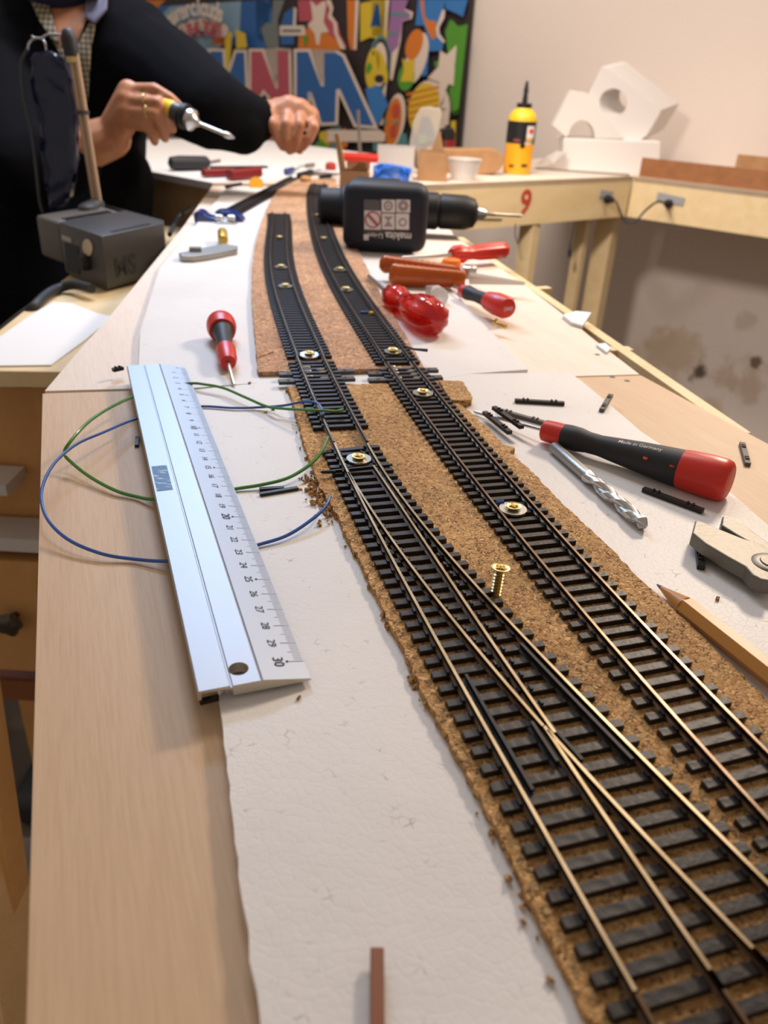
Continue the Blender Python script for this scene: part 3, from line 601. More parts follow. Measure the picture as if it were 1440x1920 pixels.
for i in range(301):
    u = u30-(300-i)*.001; L_ = .0056 if i % 10 == 0 else (.0042 if i % 5 == 0 else .0030); hw = .00007 if i % 10 else .0001
    v0, v1 = .0355-L_, .0355
    b.add([R3(u-hw, v0, zs(v0)), R3(u+hw, v0, zs(v0)), R3(u+hw, v1, zs(v1)), R3(u-hw, v1, zs(v1))], [(0, 1, 2, 3)])
    if i % 50 == 0:
        for k_ in (0,): b.add([R3(u+.0005*math.cos(a), v0+.0005*math.sin(a), zs(v0)+.00005) for a in [j*PI/4 for j in range(8)]], [tuple(range(8))])
obj('scale_marks', b, 'ink', rul, kind='stuff')
b = MB(); ev = (rv+Z3*(-.0031/.0154)).normalized()
for c_ in range(1, 31):
    u = u30-(30-c_)*.01; v = .0270
    big = c_ % 10 == 0; put_text(b, str(c_), .0050 if big else .0040, R3(u, v, zs(v)+.0001), ru, ev, .00003 if big else 0.)
obj('scale_numbers', b, 'ink', rul)
k = NT('rubbed_blue_print'); nz = k.n('TexNoise', {'Vector': k.n('Mapping', {'Vector': k.co, 'Rotation': (0, 0, .37), 'Scale': (.35, 1., 1.)}).outputs[0], 'Scale': 520., 'Detail': 1.})
mk_ = k.out(k.ramp(nz.outputs['Fac'], [(.54, (.05, .13, .30)), (.66, (.36, .44, .56))]), .5)
lp = [at(*p, .0065) for p in ((282, 873), (313, 869), (320, 914), (292, 921))]
us = sorted((p-ro).dot(ru) for p in lp); u0, u1 = (us[0]+us[1])/2, (us[2]+us[3])/2
obj('worn_print', MB().add([R3(u0, .0012, .0043), R3(u1, .0012, .0043), R3(u1, .0082, .0043), R3(u0, .0082, .0043)], [(0, 1, 2, 3)]), mk_, rul, label='worn blue printed mark')
# ================================================================== WIRES
def wire(name, pts, r, m, label, cat='wire', n=8):
    return tag(obj(name, MB().tube(bez([at(x, y, z) for x, y, z in pts], 8), r, n), m, smooth=True), label, cat)
wire('green_wire', [(643,768,.0085),(630,771,.009),(612,770,.0095),(590,769,.010),(560,768,.008),(530,766,.006),(500,762,.004),(460,745,.004),(420,728,.004),(385,721,.004),(355,719,.003),(300,728,.0009),(250,744,.004),(205,765,.009),(165,792,.010),(132,828,.007),(121,850,.003),(135,868,.000),(170,895,-.002),(215,919,-.003),(255,931,-.0035),(290,936,-.002),(360,932,.0008),(440,917,.0012),(490,909,.002),(540,896,.003),(580,872,.005),(602,848,.007),(615,820,.009)], .00085, 'green_wire', 'green insulated wire looping under the ruler and over the foam')
wire('blue_wire', [(606,778,.009),(603,766,.0092),(592,755,.0095),(565,754,.008),(535,760,.006),(500,763,.002),(440,765,.0012),(376,762,.001),(310,770,.0009),(250,787,.003),(195,810,.007),(145,832,.008),(105,865,.007),(82,905,.005),(78,940,.003),(92,978,.001),(130,1013,-.001),(190,1038,-.0025),(250,1048,-.0035),(315,1052,-.002),(400,1044,.0008),(482,1022,.0012),(540,1003,.002),(590,970,.004),(611,948,.005),(619,930,.006)], .00075, 'blue_wire', 'blue insulated wire looping wide over the plywood edge and under the ruler')
# ================================================================== LOOSE SLEEPERS
def loose(x0, y0, x1, y1, label, z=0., m=None, L=SL, roll=0., me=None, tiltz=0.):
    a, b_ = at(x0, y0, z+.001), at(x1, y1, z+.001); c = (a+b_)/2; d = b_-a
    return tag(inst('loose_sleeper', me or SLM, (c.x, c.y, TZ+z+(.0001 if not roll else .0018)), (roll, tiltz, math.atan2(d.y, d.x))), label, 'sleeper', group='loose model sleepers and offcuts')
SLG = sleeper_mesh('worn_sleeper', SL, 'sleeper_grey'); SLS = sleeper_mesh('short_sleeper', .012, chairs=(0,)); CH1 = MB().box((0, 0, .0007), (.0115, .0021, .0014)).mesh('plastic_strip', [M['sleeper']], False, .0001, 1)
CH1L = MB().box((0, 0, .0007), (.0185, .0022, .0014)).mesh('plastic_strip', [M['sleeper']], False, .0001, 1); STK = MB().box((0, 0, .0009), (.026, .0030, .0018)).mesh('plastic_stick', [M['red_wood']], False, .0002, 1)
loose(968, 752, 1055, 757, 'loose dark sleeper lying crosswise alone on the foam, farthest of them')
loose(1128, 770, 1145, 742, 'loose greyish sleeper pointing away on the right edge of the foam', me=SLG)
loose(903, 770, 962, 817, 'loose dark sleeper nearest the cork in the little heap at the screwdriver tip', z=.0034)
loose(922, 762, 983, 805, 'loose dark sleeper lying on top of the heap at the screwdriver tip', z=.0058)
loose(953, 775, 1003, 789, 'loose grey sleeper at the back of the heap at the screwdriver tip', me=SLG)
loose(1204, 917, 1320, 960, 'loose dark sleeper below the screwdriver handle, between drill bit and pliers')
loose(1308, 1002, 1314, 1063, 'loose dark sleeper poking out under the jaw of the pliers')
loose(1391, 832, 1402, 872, 'loose grey-brown sleeper on the bare plywood beyond the screwdriver butt', z=-.005, me=SLG)
loose(707, 1862, 707, 1925, 'brown plastic stick at the very bottom edge on the foam', z=.002, me=STK)
loose(259, 808, 255, 848, 'short dark sleeper offcut half under the ruler far edge', z=-.005, me=CH1)
loose(487, 917, 532, 914, 'thin dark plastic strip behind its twin beside the green wire', me=CH1)
loose(490, 926, 556, 915, 'thin dark plastic strip in front of its twin beside the green wire', me=CH1L)
loose(392, 1311, 424, 1303, 'dark chip poking out under the end of the ruler', z=-.002, me=CH1)
loose(214, 694, 228, 691, 'small dark chip on the far board beyond the ruler end', me=sleeper_mesh('chip', .007, chairs=(0,)))
loose(556, 1311, 564, 1302, 'tiny brown crumb on the foam below the ruler scale', me=MB().lathe((-.0012, 0, .0006), (1, 0, 0), [(0, .0001), (.0005, .0004), (.0018, .0005), (.0024, .0001)], 8).mesh('crumb', [M['red_wood']]))
for px, py, lb, zc, mc in ((498, 773, 'yellow crumb beside the crossing wires', .0002, 'yellow_dull'), (468, 719, 'brown crumb near the far foam edge', .0002, 'cork_edge'), (512, 768, 'dark crumb beside the yellow crumb', .0002, 'sleeper'), (1345, 1124, 'tiny cork crumb beside the pencil', .0002, 'cork_edge'), (745, 922, 'pale splinter on the turnout sleepers', .0058, 'pine'), (675, 871, 'brown scrap below the washer of the turnout', .0058, 'cork_edge')):
    p = at(px, py, zc); tag(obj('crumb', MB().box(zz(p, zc+.0005), (.0022, .0014, .0010), rnd.random()*3), mc, bevel=.0003), lb, 'crumb', 'crumbs of material')
p = at(1146, 721, -.005)
for px, py, lb in ((1176, 714, 'dark screw head in the plywood just this side of the board joint'), (1148, 707, 'small dark screw head in the plywood just beyond the board joint'), (1120, 665, 'dark knot-like screw head on the far plywood')):
    p = at(px, py, -.005); tag(obj('countersunk_screw', MB().lathe(zz(p, -.0052), (0, 0, 1), [(0, .0020), (.0004, .0020), (.0005, .0014)], 14), 'sleeper_grey', smooth=True), lb, 'screw')
# ================================================================== TOOLS
def screwdriver(name, label, p0, p1, tip, segs, rs=.0012, fl=None, n=24, group=None, tipflat=False):
    p0, p1, tip = Vector(p0), Vector(p1), Vector(tip); t = thing(name, zz((p0+p1)/2, 0), label, 'screwdriver', group); d = p1-p0; L = d.length
    for nm, m, pr in segs: obj(nm, MB().lathe(p0, d, [(a*L, r) for a, r in pr], n, flut=fl), m, t, smooth=True)
    s = MB().lathe(p0+d*.01, tip-p0, [(0, rs), ((tip-p0).length*.97, rs*.9), ((tip-p0).length, rs*.5)], 12); obj('shaft', s, 'steel', t, smooth=True); return t
A0, A1 = at(1019, 806, .0070), at(1372, 905, .0100)
sdr = screwdriver('precision_screwdriver', 'red and black precision screwdriver, largest, lying beside the drill bit', A0, A1, at(886, 771, .0014), [
    ('front_collar', 'red', [(0, .0048), (.008, .0058), (.06, .0062), (.125, .0063)]),
    ('grip', 'black_soft', [(.122, .0064), (.16, .0067), (.21, .0066), (.26, .0057), (.33, .0056), (.42, .0066), (.55, .0080), (.68, .0090), (.765, .0096)]),
    ('rotating_cap', 'red', [(.760, .0098), (.80, .0102), (.90, .0108), (.955, .0106), (.98, .0098), (.99, .0085), (.992, .0080)])], .0011)
dA = (A1-A0).normalized(); up = (Z3-dA*dA.z).normalized(); sA = dA.cross(up)
LA = (A1-A0).length; b = MB(); nn = (up*.90+(-Vector((0, 1, 0)).cross(Vector((0, 0, 1))))*0-sA*0).normalized()
toc = (cam.location-(A0+A1)/2); toc = (toc-dA*toc.dot(dA)).normalized(); nn = (up*.72+toc*.4).normalized(); ey = (up*.9-toc*.7); ey = (ey-nn*ey.dot(nn)).normalized()
tv, tf = text2d('Made in Germany', .0032, .00003)
def rA(t): 
    P_ = [(.33, .0056), (.42, .0066), (.55, .0080), (.68, .0090), (.765, .0096)]
    for (a, ra), (c, rc) in zip(P_[:-1], P_[1:]):
        if t <= c: return ra+(rc-ra)*(t-a)/(c-a)
    return .0096
ec = dA.cross(nn).normalized(); ec = ec if ec.dot(ey) > 0 else -ec; vs = []
for v in tv:
    t = .545+v.x/LA; r = rA(t)+.00015; an = v.y/r; vs.append(A0+dA*LA*t+(nn*math.cos(an)+ec*math.sin(an))*r)
b.add(vs, tf); obj('printed_words', b, 'white_ink', sdr)
b = MB()
for a_, sgn in ((.60, -1), (.735, 1)): b.box(A0+dA*LA*a_+toc*.0089-up*.001*0, (.0022, .0012, .0010), math.atan2(dA.y, dA.x))
obj('red_inlays', b, 'red', sdr)
# drill bit
D0, D1 = at(1038, 838, .0032), at(1212, 988, .0034); dd_ = (D1-D0); Ld = dd_.length; dd_.normalize(); aa = dd_.cross(Z3).normalized(); bb = aa.cross(dd_)
dt = thing('drill_bit', zz((D0+D1)/2, 0), 'steel twist drill bit lying on the foam below the precision screwdriver', 'drill bit')
obj('shank', MB().lathe(D0, dd_, [(0, .0026), (.0006, .0031), (Ld*.42, .0031)], 20), 'steel_dark', dt, smooth=True)
b = MB(); N_, K_ = 90, 24; vs = []
for i in range(N_+1):
    t = Ld*.41+(Ld*.59)*i/N_; tw = (t/.038)*2*PI; fade = min(1, i/14); end = 1 if i < N_-5 else (N_-i)/5*.75+.2
    for k in range(K_):
        th = 2*PI*k/K_; c2 = abs(math.cos(th)); r = .0034*end*(1-fade*.55*(max(0, 1-c2*1.25))**.7)
        an = th+tw; vs.append(D0+dd_*t+(aa*math.cos(an)+bb*math.sin(an))*r)
fs = [(i*K_+k, i*K_+(k+1) % K_, (i+1)*K_+(k+1) % K_, (i+1)*K_+k) for i in range(N_) for k in range(K_)]+[tuple(range(K_)), tuple(N_*K_+k for k in range(K_))]
obj('flutes', b.add(vs, fs), 'steel', dt, smooth=True)
M['pliers_steel'] = mat('worn_pliers_steel', (.17, .16, .14), .48, .75, noise=400, bump=.15)
# pliers at the right edge
pt = thing('pliers', zz(at(1425, 1050), 0), 'grey steel pliers with open jaws, cut off by the right edge', 'pliers')
j1 = [at(*p, .0095) for p in ((1304, 975), (1312, 976), (1350, 992), (1395, 1010), (1420, 1018), (1450, 1034), (1450, 1090), (1428, 1086), (1412, 1078), (1398, 1062), (1362, 1042), (1322, 1018), (1298, 998))]
obj('jaw', MB().prism(j1, TZ+.0032, TZ+.0095), 'pliers_steel', pt, bevel=.0006)
j2 = [at(*p, .0090) for p in ((1355, 967), (1362, 969), (1400, 987), (1426, 1006), (1450, 1024), (1450, 1040), (1420, 1024), (1385, 1004), (1353, 984))]
obj('jaw', MB().prism(j2, TZ+.0012, TZ+.0090), 'pliers_steel', pt, bevel=.0006)
pc = at(1446, 1056, .0095); obj('pivot', MB().lathe(zz(pc, .0005), (0, 0, 1), [(0, .0075), (.0092, .0075), (.0096, .0070), (.0096, .0045), (.0101, .0042)], 28), 'pliers_steel', pt, smooth=True)
for an in (-.55, -.15):
    d = Vector((math.cos(an), math.sin(an), 0)); obj('handle', MB().lathe(zz(pc, .006)+d*.006, d, [(0, .003), (.02, .004), (.03, .006), (.10, .0065), (.13, .005)], 14), 'red', pt, smooth=True)
# pencil
P0, P1 = at(1232, 1096, .0022), at(1368, 1204, .0042); d = (P1-P0); d.normalize()
pe = thing('pencil', zz(P0+d*.06, 0), 'light brown hexagonal pencil pointing away at the right edge', 'pencil')
obj('barrel', MB().lathe(P0+d*.0165, d, [(0, .0041), (.15, .0041)], 6), 'pencil', pe)
obj('sharpened_tip', MB().lathe(P0+d*.0025, d, [(0, .0008), (.0142, .0040)], 18), 'pencil', pe, smooth=True)
obj('lead', MB().lathe(P0, d, [(0, .0003), (.0026, .0009)], 12), 'graphite', pe, smooth=True)
# tools farther back
p0, p1 = at(731, 553, .0105), at(824, 603, .0135)
screwdriver('stubby_screwdriver', 'stubby screwdriver with a clear red bulbous handle and short steel shaft', p0, p1, at(690, 517, .006), [
    ('handle', 'red_clear', [(0, .0070), (.03, .0098), (.12, .0112), (.22, .0112), (.27, .0090), (.33, .0078), (.40, .0092), (.55, .0130), (.75, .0150), (.90, .0135), (.97, .0095), (1, .0040)])], .0022, fl=(8, .10), n=48)
p0, p1 = at(846, 478, .0085), at(950, 468, .0095)
screwdriver('long_screwdriver', 'long red screwdriver lying behind the amber pliers under the drill chuck', p0, p1, at(752, 484, .006), [
    ('handle', 'red', [(0, .0070), (.05, .0095), (.20, .0098), (.28, .0070), (.36, .0070), (.50, .0086), (.85, .0092), (.96, .0085), (1, .0055)])], .0022, fl=(8, .10), n=48)
tag(obj('orange_button', MB().lathe(at(845, 505, .0), (0, 0, 1), [(0, .0095), (.006, .0105), (.010, .0090), (.011, .0050)], 24), 'orange', smooth=True), 'small round orange cap between the amber pliers and the long red screwdriver', 'cap')
pa = thing('amber_pliers', zz(at(850, 520), 0), 'long-nose pliers with two ribbed translucent amber handles beside the drill', 'pliers')
def ribbed(p0, p1, r, n=26):
    L = (p1-p0).length; pr = [(0, r*.5), (L*.03, r*.85)]
    for i in range(n):
        t = .05+.9*i/(n-1); rr = r*(1-.25*t)*(1+.09*(i % 2)); pr.append((L*t, rr))
    return MB().lathe(p0, p1-p0, pr+[(L, r*.6)], 20, sx=.8)
h1a, h1b = at(712, 494, .0150), at(864, 512, .0120); h2a, h2b = at(729, 514, .0105), at(872, 524, .0095)
obj('handle', ribbed(h1a, h1b, .0082), 'orange_clear', pa, smooth=True); obj('handle', ribbed(h2a, h2b, .0102), 'orange_clear', pa, smooth=True)
obj('pivot', MB().lathe(at(878, 521, .004), (0, 0, 1), [(0, .0075), (.011, .0075), (.012, .0060)], 20), 'steel', pa, smooth=True)
for dx, dy in ((0, 0), (0, 3)):
    a, b_ = at(880, 520+dy, .009), at(984, 531+dy*.3, .008); m_ = MB(); s_ = (b_-a).normalized().cross(Z3)*(.0045); s2 = s_*.25
    m_.add([a+s_+Z3*.004, a-s_+Z3*.004, a-s_-Z3*.004, a+s_-Z3*.004, b_+s2+Z3*.0012, b_-s2+Z3*.0012, b_-s2-Z3*.0012, b_+s2-Z3*.0012], [(0, 1, 2, 3), (4, 5, 6, 7), (0, 1, 5, 4), (1, 2, 6, 5), (2, 3, 7, 6), (3, 0, 4, 7)]); obj('jaw', m_, 'steel', pa)
p0, p1 = at(868, 545, .0065), at(952, 578, .0095)
t = screwdriver('small_screwdriver', 'small screwdriver with red and black handle poking out under the amber pliers', p0, p1, at(820, 522, .003), [
    ('front_collar', 'red', [(0, .0055), (.14, .0062)]), ('grip', 'black_soft', [(.12, .0066), (.3, .0052), (.45, .0056), (.62, .0068)]), ('rotating_cap', 'red', [(.60, .0080), (.78, .0096), (.95, .0094), (1.0, .0078), (1.01, .006)])], .0011)
b = MB(); d = (p1-p0).normalized(); c_ = p0+(p1-p0)*1.012; ex = d.cross(Z3)*-1; put_text(b, '(##)', .005, c_+d*.0003, Vector((0, 0, 1)).cross(d).normalized(), Z3); obj('printed_mark', b, 'white_ink', t)
bx = thing('clear_fitting', at(822, 568, 0), 'small clear plastic part lying under the amber pliers', 'plastic part')
obj('shell', MB().lathe(at(818, 545, .006), at(832, 575, .006)-at(818, 545, .006), [(0, .003), (.002, .0055), (.012, .0065), (.022, .0085), (.024, .006)], 10), 'frost', bx, smooth=True)
obj('rim', MB().box(at(808, 545, .004), (.008, .006, .008), .5), 'steel_dark', bx)
p1, p0 = at(414, 606, .0100), at(428, 680, .0062)
screwdriver('precision_screwdriver', 'red and black precision screwdriver lying end-on beyond the ruler, pointing at the green wire', p0, p1, at(438, 723, .0012), [
    ('front_collar', 'red', [(0, .0048), (.08, .0062), (.30, .0066)]), ('grip', 'black_soft', [(.29, .0062), (.45, .0053), (.65, .0060), (.80, .0080)]), ('rotating_cap', 'red', [(.78, .0092), (.88, .0106), (.97, .0104), (1.02, .008)])], .0013)
# pipe cutter
pcu = thing('pipe_cutter', at(410, 432, 0), 'blue enamelled pipe cutter with a brass knob', 'pipe cutter')
def px_slab(pts, y, dep, mb=None, z=None): return (mb or MB()).slab([aty(px, py, y) for px, py in pts], Vector((0, dep, 0)))
obj('jaw_body', px_slab([(362,402),(368,395),(378,396),(386,405),(400,409),(406,408),(407,432),(392,434),(376,426),(364,418)], 1.05, .022), 'blue_paint', pcu, bevel=.002)
obj('jaw_body', px_slab([(402,396),(412,394),(432,397),(448,404),(456,414),(454,426),(446,430),(438,412),(420,408),(404,407)], 1.06, .022), 'blue_paint', pcu, bevel=.002)
for px, py in ((410, 408), (433, 409)): obj('roller', MB().lathe(aty(px-6, py, 1.045), (1, 0, 0), [(0, .003), (.001, .004), (.008, .004), (.009, .003)], 14), 'steel', pcu, smooth=True)
obj('cutting_head', MB().bar(aty(414, 416, 1.045), aty(444, 424, 1.045), .012, .008), 'steel', pcu, bevel=.001)
obj('knob', MB().lathe(at(417, 434, .010), at(419, 458, .006)-at(417, 434, .010), [(0, .0045), (.004, .0058), (.034, .0058), (.036, .005)], 20, flut=(12, .08)), 'brass_dull', pcu, smooth=True)
bk = thing('steel_bracket', at(390, 480, 0), 'bent steel bracket lying in front of the pipe cutter knob', 'bracket')
bp = [at(*p, .006) for p in ((335, 474), (372, 466), (418, 457), (446, 461), (444, 466), (392, 476), (362, 480), (340, 479))]
obj('plate', MB().prism(bp, TZ+.0004, TZ+.006), 'steel_dark', bk, bevel=.0005)
obj('lug', MB().box(at(366, 467, .008), (.012, .008, .004), .2), 'steel_dark', bk)
# cordless drill
dr = thing('cordless_drill', at(725, 478, 0), 'dark blue cordless drill lying down with its labelled battery towards the viewer', 'drill')
yb = .905; bc = aty(722, 412, yb)
def rbox(c, d, bev, R=None): return MB().box(c, d, 0, R=R)
RB = Matrix.Rotation(math.radians(3.0), 3, 'Y')
wB = (aty(800, 412, yb)-aty(640, 412, yb)).length; hB = .0715
bc.z = TZ+hB/2+.001
obj('battery', MB().box(bc+Vector((0, .022, 0)), (wB, .045, hB)), 'navy', dr, bevel=.013, seg=4, smooth=True)
obj('battery_latch', MB().box(bc+Vector((-.01, .04, hB/2-.004)), (.05, .03, .008)), 'black', dr, bevel=.002)
ax0 = bc+Vector((0, .165, 0)); ax0.z = TZ+.0250
obj('handle', MB().lathe(bc+Vector((0, .04, -.006)), ax0-bc-Vector((0, .04, -.006)), [(0, .024), (.03, .019), (.09, .018), (.12, .020)], 20, sx=1.15), 'navy', dr, smooth=True)

obj('motor_housing', MB().lathe(ax0+Vector((-.088, 0, 0)), (1, 0, 0), [(0, .016), (.004, .0205), (.028, .0215), (.030, .0245), (.120, .0245), (.130, .023), (.140, .022)], 28), 'navy', dr, smooth=True)
def belt(x0, pr, m, nm): obj(nm, MB().lathe(ax0+Vector((x0, 0, 0)), (1, 0, 0), pr, 28), m, dr, smooth=True)
cx0 = (aty(800, 408, ax0.y)-ax0).x
belt(cx0-.008, [(0, .020), (.002, .0225), (.020, .0225), (.024, .019)], 'black', 'torque_ring')
belt(cx0+.016, [(0, .020), (.002, .0215), (.032, .021), (.044, .017), (.048, .010)], 'black', 'chuck')
belt(cx0+.064, [(0, .008), (.008, .006), (.012, .0035)], 'steel', 'chuck_jaws')
# battery label
lb = []; yl = bc.y-.0012
def LB(px, py, o=0.): p = aty(px, py, yl-o); return p
def quad(mb, a, b_, o=0.): mb.add([LB(a[0], a[1], o), LB(b_[0], a[1]+(b_[0]-a[0])*.03, o), LB(b_[0], b_[1]+(b_[0]-a[0])*.03, o), LB(a[0], b_[1], o)], [(0, 1, 2, 3)])
m_ = MB(); quad(m_, (682, 374), (713, 394)); obj('label_strip', m_, mat('grey_label', (.10, .095, .11), .5), dr)
m_ = MB(); quad(m_, (683, 394.5), (714, 430)); quad(m_, (715.5, 374), (741, 398)); quad(m_, (743, 374), (769, 398)); quad(m_, (716, 400), (740, 430)); quad(m_, (742, 400), (767, 430)); obj('label_panels', m_, 'white_ink', dr)
m_ = MB(); quad(m_, (682, 431.5), (767, 436)); obj('label_strip', m_, mat('grey_label2', (.07, .065, .07), .5), dr)
def ring(mb, px, py, r0, r1, n=28, o=.0003):
    c = LB(px, py, o); s_ = yl/FPX*.93; vs = [c+Vector((math.cos(2*PI*k/n)*r*s_, 0, math.sin(2*PI*k/n)*r*s_)) for r in (r0, r1) for k in range(n)]
    mb.add(vs, [(k, (k+1) % n, n+(k+1) % n, n+k) for k in range(n)])
m_ = MB(); ring(m_, 699, 412, 12.5, 15.5); c = LB(699, 412, .0003); s_ = yl/FPX*.93
m_.add([c+Vector((x*s_, 0, z*s_)) for x, z in ((-11, 6), (-7, 10), (11, -7), (7, -11))], [(0, 1, 2, 3)]); obj('prohibition_sign', m_, mat('faded_red', (.42, .10, .11), .6), dr)
m_ = MB(); ring(m_, 728, 386, 5, 9); ring(m_, 756, 386, 3, 10); ring(m_, 728, 386, 0.1, 2.5); m_.add([LB(x, y, .0003) for x, y in ((719, 406), (737, 406), (728, 415))], [(0, 1, 2)]); m_.add([LB(x, y, .0003) for x, y in ((728, 413), (737, 425), (719, 425))], [(0, 1, 2)]); ring(m_, 755, 417, 5, 8); obj('warning_symbols', m_, mat('grey_print', (.33, .27, .29), .6), dr)
m_ = MB(); cR = LB(747, 442.5, .0002); put_text(m_, 'makita', .0108, cR, Vector((-1, 0, -.0)), Vector((0, 0, -1)), .0004); cR = LB(704, 441.5, .0002); put_text(m_, 'Li-ion', .0072, cR, Vector((-1, 0, 0)), Vector((0, 0, -1)), .0002)
quad(m_, (682, 439), (691, 450)); obj('brand_print', m_, 'white_ink', dr)
db = thing('drill_bit', aty(905, 411, ax0.y), 'thin steel drill bit clamped in the chuck of the cordless drill', 'drill bit')
tag(db, group=None)
obj('bit_shank', MB().lathe(ax0+Vector((cx0+.074, 0, 0)), (1, 0, 0), [(0, .0022), (.014, .0022), (.0145, .0018), (.045, .0018), (.048, .0004)], 10), 'steel_dark', db, smooth=True)
# ================================================================== THINGS ON THE BENCH BEHIND
def crumple(mb_pts, amp, seed=1):
    r = random.Random(seed); return [(Vector(p)+Vector((r.uniform(-amp, amp), r.uniform(-amp, amp), r.uniform(-amp, amp)))) for p in mb_pts]
bg = MB(); vs = []; r_ = random.Random(5); base = at(735, 366, 0); outl = [(697, 345), (692, 340), (700, 330), (700, 312), (715, 308), (735, 310), (760, 315), (772, 318), (768, 330), (765, 345)]
obj_b = thing('blue_packet', base, 'crumpled bright blue plastic packet behind the battery of the drill', 'packet')
front = [aty(px, py, base.y) for px, py in outl]+[aty(765, 362, base.y), aty(697, 362, base.y)]
b = MB().slab(front, (0, .02, 0)); me = b.mesh('sheet', [M['blue_bag']])
bmx = bmesh.new(); bmx.from_mesh(me); bmesh.ops.triangulate(bmx, faces=bmx.faces); bmesh.ops.subdivide_edges(bmx, edges=bmx.edges, cuts=3, use_grid_fill=True)
for v in bmx.verts: v.co += Vector((r_.uniform(-.001, .001), r_.uniform(-.004, .004), r_.uniform(-.001, .001)))
bmx.to_mesh(me); bmx.free(); obj('sheet', me, [], obj_b)
def openbox(nm, label, px0, px1, pyt, pyb, dep, m, cat='box', rz=0., th=.0015, ybase=None, flaps=(), group=None):
    y = ybase or at((px0+px1)/2, pyb, 0).y; a, c = aty(px0, pyb, y), aty(px1, pyb, y); h = aty((px0+px1)/2, pyt, y).z-TZ; wd = (c-a).length; ce = (a+c)/2; ce.z = TZ
    t = thing(nm, ce+Vector((0, dep/2, 0)), label, cat, group); R = Matrix.Rotation(rz, 3, 'Z'); o = ce+Vector((0, dep/2, 0))
    for n_, c_, d_ in (('side_panel', (0, -dep/2, h/2), (wd, th, h)), ('side_panel', (0, dep/2, h/2), (wd, th, h)), ('side_panel', (-wd/2, 0, h/2), (th, dep-th, h)), ('side_panel', (wd/2, 0, h/2), (th, dep-th, h)), ('bottom_panel', (0, 0, th/2), (wd-th, dep-th, th))):
        obj(n_, MB().box(o+R @ Vector(c_), d_, rz), m, t)
    for fpts, dpt in flaps: obj('flap', MB().slab([aty(px, py, y+dpt) for px, py in fpts], (0, th, 0)), m, t)
    return t, y, h
openbox('cardboard_box', 'small open cardboard box with upright flap, nearest, left of the blue packet', 637, 688, 322, 388, .045, 'cardboard', flaps=[([(627, 252), (634, 250), (642, 290), (648, 322), (637, 324)], .002), ([(650, 322), (676, 303), (686, 303), (690, 322)], .044)])
t, y_, h_ = openbox('cardboard_box', 'low cardboard box under the red lid, left of the clear tub', 650, 690, 304, 345, .05, 'cardboard')
rl = aty(675, 297, y_+.02); rl.z = TZ+h_+.006
tag(obj('red_tray', MB().box(rl, (.066, .05, .011)), 'red', bevel=.003, seg=2), 'flat bright red lid lying on the low cardboard box', 'lid')
openbox('clear_tub', 'clear plastic tub behind the blue packet', 706, 774, 276, 338, .06, 'frost', cat='tub', th=.0012)
openbox('cardboard_box', 'upright cardboard box with a pointed flap, left of the clear cup', 783, 836, 285, 340, .05, 'cardboard', flaps=[([(808, 285), (822, 245), (826, 247), (832, 285)], .045), ([(775, 278), (783, 282), (783, 318), (777, 314)], .02)])
pb = thing('plastic_bag', at(800, 330, 0)+Vector((0, .05, 0)), 'clear zip bag with grey and green contents standing behind the cardboard box', 'bag')
yb2 = at(800, 330, 0).y+.03
obj('bag_film', MB().slab([aty(px, py, yb2) for px, py in ((788, 203), (806, 200), (826, 204), (829, 215), (818, 270), (812, 322), (775, 322), (768, 268), (776, 225))], (0, .018, 0)), mat('bag_film', (.8, .77, .72), .3, trans=.3, alpha=.45), pb, bevel=.003)
obj('bag_contents', MB().slab([aty(px, py, yb2+.006) for px, py in ((790, 222), (803, 215), (812, 235), (818, 262), (808, 268), (786, 266), (783, 250))], (0, .006, 0)), mat('grey_contents', (.22, .21, .24), .6), pb, bevel=.001)
obj('bag_contents', MB().slab([aty(px, py, yb2+.004) for px, py in ((785, 255), (798, 251), (803, 262), (797, 270), (785, 268))], (0, .004, 0)), mat('green_contents', (.25, .36, .24), .6), pb, bevel=.001)
yt = 1.95; a, b_ = aty(843, 325, yt), aty(843, 262, yt); a.z = TZ
tg = thing('trigger_clamp', a, 'red and black tool handle standing behind the cardboard strips left of the wall edge', 'clamp')
obj('red_handle', MB().lathe(a, b_-a, [(0, .011), ((b_-a).length*.5, .012), ((b_-a).length, .013)], 14), 'red_dark', tg, smooth=True)
obj('black_head', px_slab([(824, 243), (838, 239), (850, 240), (854, 250), (853, 262), (836, 264), (833, 252), (824, 247)], yt-.008, .02), 'black', tg, bevel=.002)
cp = at(868, 337, 0)
cu = thing('plastic_cup', cp, 'clear tapered plastic cup standing beside the cardboard strip', 'cup')
hc = (aty(868, 297, cp.y)-cp).z; r0, r1 = 22/1487*cp.y*.93, 31/1487*cp.y*.93
obj('cup_wall', MB().lathe(cp, (0, 0, 1), [(0, r0), (hc*.97, r1), (hc*.97, r1+.002), (hc, r1+.002), (hc, r1-.001), (.002, r0-.001)], 32, caps=True), 'frost', cu, smooth=True)
cy = at(890, 327, 0).y
tag(obj('cardboard_tray', MB().slab([aty(px, py, cy) for px, py in ((800, 280), (880, 280), (915, 279), (932, 282), (942, 290), (945, 302), (941, 315), (930, 324), (915, 327), (800, 332))], (0, .05, 0)), 'cardboard', bevel=.003), 'long brown cardboard tray with a rounded end beside the glue bottle', 'tray')
